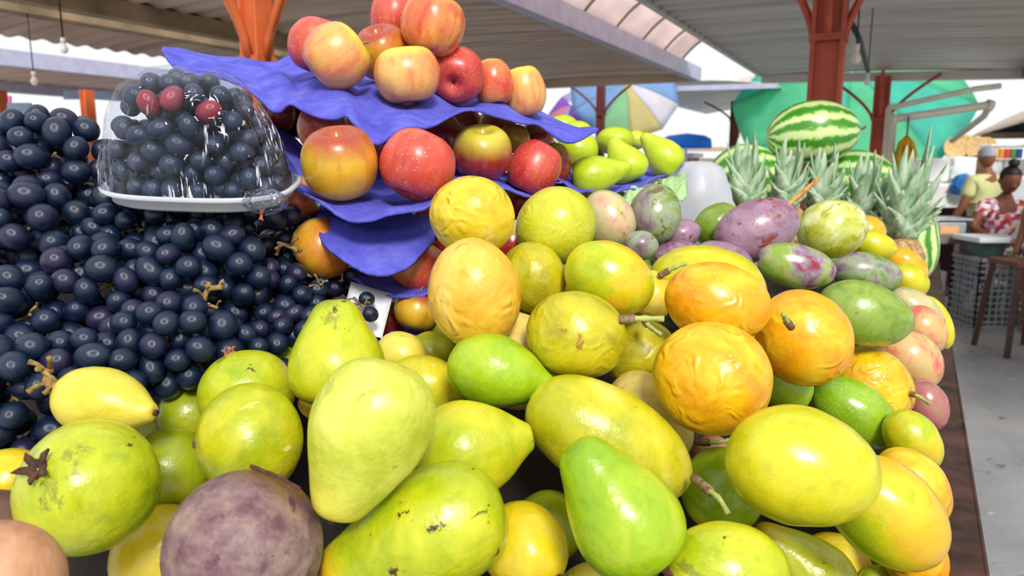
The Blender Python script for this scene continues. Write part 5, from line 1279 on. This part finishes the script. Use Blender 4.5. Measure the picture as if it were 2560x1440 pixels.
def head(parent, c, yaw, pitch, mat, scale=1.0):
    """shaped head with brow, nose, lips, chin and ears; faces -y before turning"""
    bm = bmesh.new(); bmesh.ops.create_uvsphere(bm, u_segments=32, v_segments=24, radius=1)
    for v in bm.verts:
        x, y, z = v.co; sx = .078*(1-.18*max(0, -z)**1.5); v.co = Vector((x*sx, y*.098*(1-.12*max(0, -z)), z*.118))
        if y < 0:
            f = -y
            v.co.y -= .024*math.exp(-((x*.078)/.012)**2-((z+.12)/.16)**2)*f      # nose
            v.co.y += .008*(math.exp(-((abs(x)-.40)/.16)**2-((z-.12)/.10)**2))*f # eye sockets
            v.co.y -= .008*math.exp(-(x/.3)**2-((z+.45)/.09)**2)*f               # lips
            v.co.y -= .010*math.exp(-(x/.35)**2-((z+.85)/.16)**2)                # chin
    me = bpy.data.meshes.new('head'); bm.to_mesh(me); bm.free(); me.polygons.foreach_set('use_smooth', [True]*len(me.polygons)); me.materials.append(mat)
    R3 = Matrix.Rotation(yaw, 4, 'Z') @ Matrix.Rotation(pitch, 4, 'X'); T = Matrix.Translation(c) @ R3 @ Matrix.Scale(scale, 4)
    o = bpy.data.objects.new('head', me); C.objects.link(o); o.parent = parent; me.transform(T)
    def piece(nm, mb, mt):
        m = mesh(nm, mb.v, mb.f); m.transform(T); link(nm, m, mt, parent)
    for s in (-1, 1):
        mb = MB(); mb.lathe([(.001, -.004), (.010, -.002), (.012, .002), (.006, .006), (.001, .006)], 10, (s*.030, -.084, .014), (0, -1, 0)); piece('eye', mb, M_EYE)
        mb = MB(); mb.lathe([(.001, -.006), (.022, -.004), (.026, .004), (.016, .008), (.001, .004)], 12, (s*.078, .006, -.004), (s, -.3, 0)); piece('ear', mb, mat)
    mb = MB(); mb.tube([(-.024, -.090, -.052), (-.01, -.103, -.050), (0, -.105, -.051), (.01, -.103, -.050), (.024, -.090, -.052)], [.003, .006, .006, .006, .003], 6); piece('mouth', mb, M_LIP)
    return T
M_EYE = plain('dark_eye', '#1b1412', .3); M_LIP = plain('lips', '#6e3330', .5)
def hand(base, dirv, curl_n, mat, parent, s=1.0):
    """palm plus four fingers and a thumb; built as skinned chains"""
    d = Vector(dirv).normalized(); nrm = Vector(curl_n).normalized(); side = d.cross(nrm).normalized(); b = Vector(base)
    V = [tuple(b)+((.022*s, .014*s),), tuple(b+d*.05*s)+((.036*s, .014*s),), tuple(b+d*.085*s)+((.036*s, .012*s),)]; E = [(0, 1), (1, 2)]
    skin('hand', V, E, mat, parent)
    for k, (off, L) in enumerate([(-.030, .068), (-.010, .078), (.010, .074), (.029, .058)]):
        p = b+d*.085*s+side*off*s; V = []; 
        for t, cu in ((0, 0), (.4, .12), (.75, .38), (1, .75)): V.append(tuple(p+d*L*s*t*(1-.25*cu)+nrm*L*s*cu*.75)+(.0085*s,))
        skin('finger', V, [(0, 1), (1, 2), (2, 3)], mat, parent, 0, 1)
    p = b+d*.03*s-side*.03*s; V = [tuple(p)+(.011*s,), tuple(p-side*.025*s+d*.02*s+nrm*.01*s)+(.010*s,), tuple(p-side*.035*s+d*.05*s+nrm*.025*s)+(.008*s,)]
    skin('thumb', V, [(0, 1), (1, 2)], mat, parent, 0, 1)
def floral():
    t = NT('floral_cloth'); v = t.coords('Object', False)
    vo = t.n('ShaderNodeTexVoronoi', {'Vector': v, 'Scale': 26}); col = t.n('ShaderNodeSeparateXYZ', {0: vo.outputs['Color']}).outputs[0]
    c = t.ramp(col, [(0, '#c23a5a'), (.22, '#e9c6d2'), (.4, '#f0e6ea'), (.55, '#a82f50'), (.68, '#b892c0'), (.8, '#f0d9a8'), (.9, '#d85a4a')], 'CONSTANT')
    t.set(t.b.inputs['Base Color'], c); t.b.inputs['Roughness'].default_value = .8; return t.m
# woman: bending over the board
wq = gp(2476, 7.15); wr = empty('person', wq); wr.rotation_euler = (0, 0, ALPHA+math.radians(-4))
tag(wr, 'woman with a hair bun and pink floral blouse, working with both hands over a board', 'person')
zn = P(2510, 486, 7.0).z   # chin height
SH = zn-.07
V = [(0, .02, SH-.50, (.15, .11)), (0, .0, SH-.34, (.14, .105)), (0, -.03, SH-.18, (.15, .11)), (0, -.06, SH-.03, (.12, .08)), (0, -.09, SH+.04, .052), (0, -.12, SH+.10, .05),
     (.17, -.06, SH-.03, .062), (.27, -.10, SH-.24, .050), (.12, -.36, SH-.38, .036), (.06, -.44, SH-.39, .028),
     (-.17, -.06, SH-.03, .062), (-.28, -.10, SH-.24, .050), (-.17, -.36, SH-.36, .036), (-.10, -.44, SH-.37, .028),
     (.10, -.02, SH-.54, .10), (.11, -.18, .50, .065), (.11, -.14, .09, .042), (.11, -.22, .04, .035), (-.10, -.02, SH-.54, .10), (-.11, -.18, .50, .065), (-.11, -.14, .09, .042), (-.11, -.22, .04, .035)]
E = [(0, 1), (1, 2), (2, 3), (3, 4), (4, 5), (3, 6), (6, 7), (7, 8), (8, 9), (3, 10), (10, 11), (11, 12), (12, 13), (0, 14), (14, 15), (15, 16), (16, 17), (0, 18), (18, 19), (19, 20), (20, 21)]
skin('body', V, E, M_SKIN, wr)
V = [(0, .02, SH-.46, (.17, .13)), (0, .0, SH-.34, (.158, .125)), (0, -.03, SH-.18, (.168, .128)), (0, -.055, SH-.035, (.128, .086)), (.16, -.06, SH-.035, .078), (.235, -.085, SH-.15, .072), (-.16, -.06, SH-.035, .078), (-.24, -.085, SH-.15, .072), (0, -.06, SH+.01, (.08, .065))]
skin('blouse', V, [(0, 1), (1, 2), (2, 3), (3, 4), (4, 5), (3, 6), (6, 7), (3, 8)], floral(), wr)
def apron_mat():
    t = NT('printed_apron'); g = t.coords('Object', False); s = t.n('ShaderNodeSeparateXYZ', {0: g}).outputs[2]
    n_ = t.noise(g, 14, 3); base = t.mix(t.thr(n_, .5, .56), srgb('#e9e4e0'), srgb('#e2703a')); base = t.mix(t.thr(t.noise(g, 19, 2), .58, .62), base, srgb('#5f9a3a'))
    c = t.ramp(t.n('ShaderNodeMapRange', {'Value': s, 'From Min': .36, 'From Max': .72}).outputs[0], [(0, '#3a4a9a'), (.08, '#e8e8f0'), (.8, '#e8e8f0'), (.82, '#a01f2c')], 'CONSTANT')
    m_ = t.thr(s, .42, .43); m2 = t.math('SUBTRACT', 1.0, t.thr(s, .60, .61)); t.set(t.b.inputs['Base Color'], t.mix(t.math('MULTIPLY', m_, m2), c, base)); t.b.inputs['Roughness'].default_value = .8; return t.m
mb = MB(); n = 28; zs_ = [(SH-.72, .27), (SH-.62, .26), (SH-.54, .24), (SH-.46, .21), (SH-.40, .19), (SH-.37, .17)]
mb.lathe([(r*(1), z) for z, r in zs_], n); me = mesh('skirt', [Vector((v.x*(1+.04*math.sin(9*math.atan2(v.y, v.x))), v.y*.75+.02, v.z)) for v in mb.v], mb.f); o = link('skirt', me, apron_mat(), wr); solidify(o, .006)
T = head(wr, Vector((.0, -.14, SH+.20)), math.radians(-6), math.radians(24), M_SKIN, 1.04)
bm = bmesh.new(); bmesh.ops.create_uvsphere(bm, u_segments=24, v_segments=16, radius=1)
for v in bm.verts: v.co = Vector((v.co.x*.085, v.co.y*.1+.016, v.co.z*.098+.034)) if v.co.y > -.35 or v.co.z > .55 else Vector((v.co.x*.07, v.co.y*.07+.02, v.co.z*.08+.03))
me = bpy.data.meshes.new('hair'); bm.to_mesh(me); bm.free(); me.transform(T); link('hair', me, M_HAIR, wr); me.polygons.foreach_set('use_smooth', [True]*len(me.polygons))
mb = MB(); mb.lathe([(.001, -.04), (.035, -.025), (.046, .0), (.036, .03), (.001, .04)], 14, (0, .03, .155)); me = mesh('hair_bun', mb.v, mb.f); me.transform(T); link('hair_bun', me, M_HAIR, wr)
hand((.06, -.44, SH-.39), (-.7, -.5, -.1), (0, -.2, -1), M_SKIN, wr)
hand((-.10, -.44, SH-.37), (.7, -.5, -.1), (0, -.2, -1), M_SKIN, wr)
# white peeled thing in her hand
hw_ = wr.matrix_basis.copy()
wm = Matrix.Translation(wq) @ Matrix.Rotation(ALPHA+math.radians(-4), 4, 'Z')
pq = wm @ Vector((-.03, -.56, SH-.40)); o = MB().lathe([(.001, -.035), (.03, -.02), (.036, 0), (.03, .02), (.001, .034)], 14, pq, RT).build('peeled_onion', plain('peeled_white', '#f0ece2', .4), smooth=True); tag(o, 'round white peeled onion held by the woman', 'onion')
# man: back turned, pale yellow shirt, cap
mq = gp(2440, 7.9); mr = empty('person', mq); mr.rotation_euler = (0, 0, ALPHA+PI+math.radians(10)); tag(mr, 'man seen from behind in a pale yellow T-shirt and grey cap, arm hanging', 'person')
zt_ = P(2450, 418, 7.9).z; S2 = 1.40; kk = P(2450, 440, 7.9).z/1.40; mr.scale = (kk, kk, kk)
V = [(0, 0, .95, (.15, .11)), (0, 0, 1.1, (.145, .105)), (0, 0, S2-.2, (.17, .11)), (0, 0, S2-.04, (.13, .08)), (0, -.01, S2+.06, .055), (0, -.02, S2+.11, .052),
     (.19, 0, S2-.05, .065), (.27, .0, S2-.32, .048), (.33, -.1, S2-.55, .034), (.34, -.12, S2-.60, .028), (-.19, 0, S2-.05, .065), (-.24, -.02, S2-.32, .048), (-.20, -.2, S2-.5, .034), (-.18, -.26, S2-.5, .028),
     (.10, .0, .85, .10), (.11, 0, .48, .065), (.11, .03, .08, .045), (.11, -.1, .04, .04), (-.10, 0, .85, .10), (-.11, 0, .48, .065), (-.11, .03, .08, .045), (-.11, -.1, .04, .04)]
skin('body', V, E, M_SKIN2, mr)
V = [(0, 0, .95, (.18, .13)), (0, 0, 1.1, (.175, .125)), (0, 0, S2-.2, (.19, .127)), (0, 0, S2-.035, (.15, .088)), (.19, 0, S2-.055, .082), (.25, 0, S2-.25, .075), (-.19, 0, S2-.055, .082), (-.235, -.01, S2-.25, .075), (0, 0, S2+.035, (.085, .075)), (0, 0, .84, (.175, .13))]
skin('shirt', V, [(0, 1), (1, 2), (2, 3), (3, 4), (4, 5), (3, 6), (6, 7), (3, 8), (0, 9)], plain('pale_yellow_jersey', '#d8d89a', .8, var=.05), mr)
V = [(0, 0, .98, (.16, .12)), (.10, 0, .86, .115), (.11, 0, .5, .085), (.11, .02, .1, .07), (-.10, 0, .86, .115), (-.11, 0, .5, .085), (-.11, .02, .1, .07)]
skin('jeans', V, [(0, 1), (1, 2), (2, 3), (0, 4), (4, 5), (5, 6)], plain('blue_denim', '#3f5f9a', .8), mr)
T = head(mr, Vector((0, -.03, S2+.21)), 0, math.radians(6), M_SKIN2, 1.0)
mb = MB(); mb.lathe([(.094, .01), (.098, .03), (.095, .07), (.07, .11), (.001, .125)], 24); mb.box((0, -.13, .03), .13, .1, .008); me = mesh('cap', [Vector((v.x*.9, v.y*1.08, v.z)) for v in mb.v], mb.f); me.transform(T); link('cap', me, plain('grey_cap', '#a9adb8', .8), mr)
hand((.34, -.12, S2-.60), (.1, -.2, -1), (-.6, -.5, 0), M_SKIN2, mr)
# third person, cut by the frame
tq_ = gp(2596, 6.2); pr_ = empty('person', tq_); pr_.rotation_euler = (0, 0, ALPHA+math.radians(-60)); tag(pr_, 'person cut by the right edge of the photo, bare arm and black hair showing', 'person')
z3 = P(2570, 470, 6.9).z; S3 = 1.40; kk = (z3-.08)/1.40; pr_.scale = (kk, kk, kk)
V = [(0, 0, .92, (.15, .11)), (0, 0, 1.05, (.14, .105)), (0, 0, S3-.18, (.15, .11)), (0, 0, S3-.03, (.12, .08)), (0, -.01, S3+.05, .052), (0, -.02, S3+.10, .05),
     (.17, 0, S3-.04, .06), (.20, .0, S3-.30, .045), (.19, -.12, S3-.52, .034), (.18, -.16, S3-.56, .028), (-.17, 0, S3-.04, .06), (-.20, 0, S3-.30, .045), (-.19, -.12, S3-.52, .034), (-.18, -.16, S3-.56, .028)] + [(x, y, z, r) for x, y, z, r in [(.09, .03, .82, .105), (.10, .02, .48, .065), (.10, .05, .08, .042), (.10, -.06, .04, .035), (-.09, .03, .82, .105), (-.10, .02, .48, .065), (-.10, .05, .08, .042), (-.10, -.06, .04, .035)]]
skin('body', V, E, M_SKIN2, pr_)
V = [(0, 0, .80, (.17, .13)), (0, 0, 1.05, (.158, .125)), (0, 0, S3-.18, (.168, .128)), (0, 0, S3-.035, (.13, .088)), (.15, 0, S3-.05, .07), (-.15, 0, S3-.05, .07)]
skin('top', V, [(0, 1), (1, 2), (2, 3), (3, 4), (3, 5)], plain('peach_cloth', '#e0b8a8', .8), pr_)
T = head(pr_, Vector((0, -.03, S3+.20)), 0, math.radians(10), M_SKIN2, 1.0)
bm = bmesh.new(); bmesh.ops.create_uvsphere(bm, u_segments=24, v_segments=16, radius=1)
for v in bm.verts: v.co = Vector((v.co.x*.086, v.co.y*.1+.02, v.co.z*.1+.03))
me = bpy.data.meshes.new('hair'); bm.to_mesh(me); bm.free(); me.transform(T); link('hair', me, M_HAIR, pr_); me.polygons.foreach_set('use_smooth', [True]*len(me.polygons))
hand((.18, -.16, S3-.56), (0, -.4, -1), (-1, -.2, 0), M_SKIN2, pr_); hand((-.18, -.16, S3-.56), (0, -.4, -1), (1, -.2, 0), M_SKIN2, pr_)
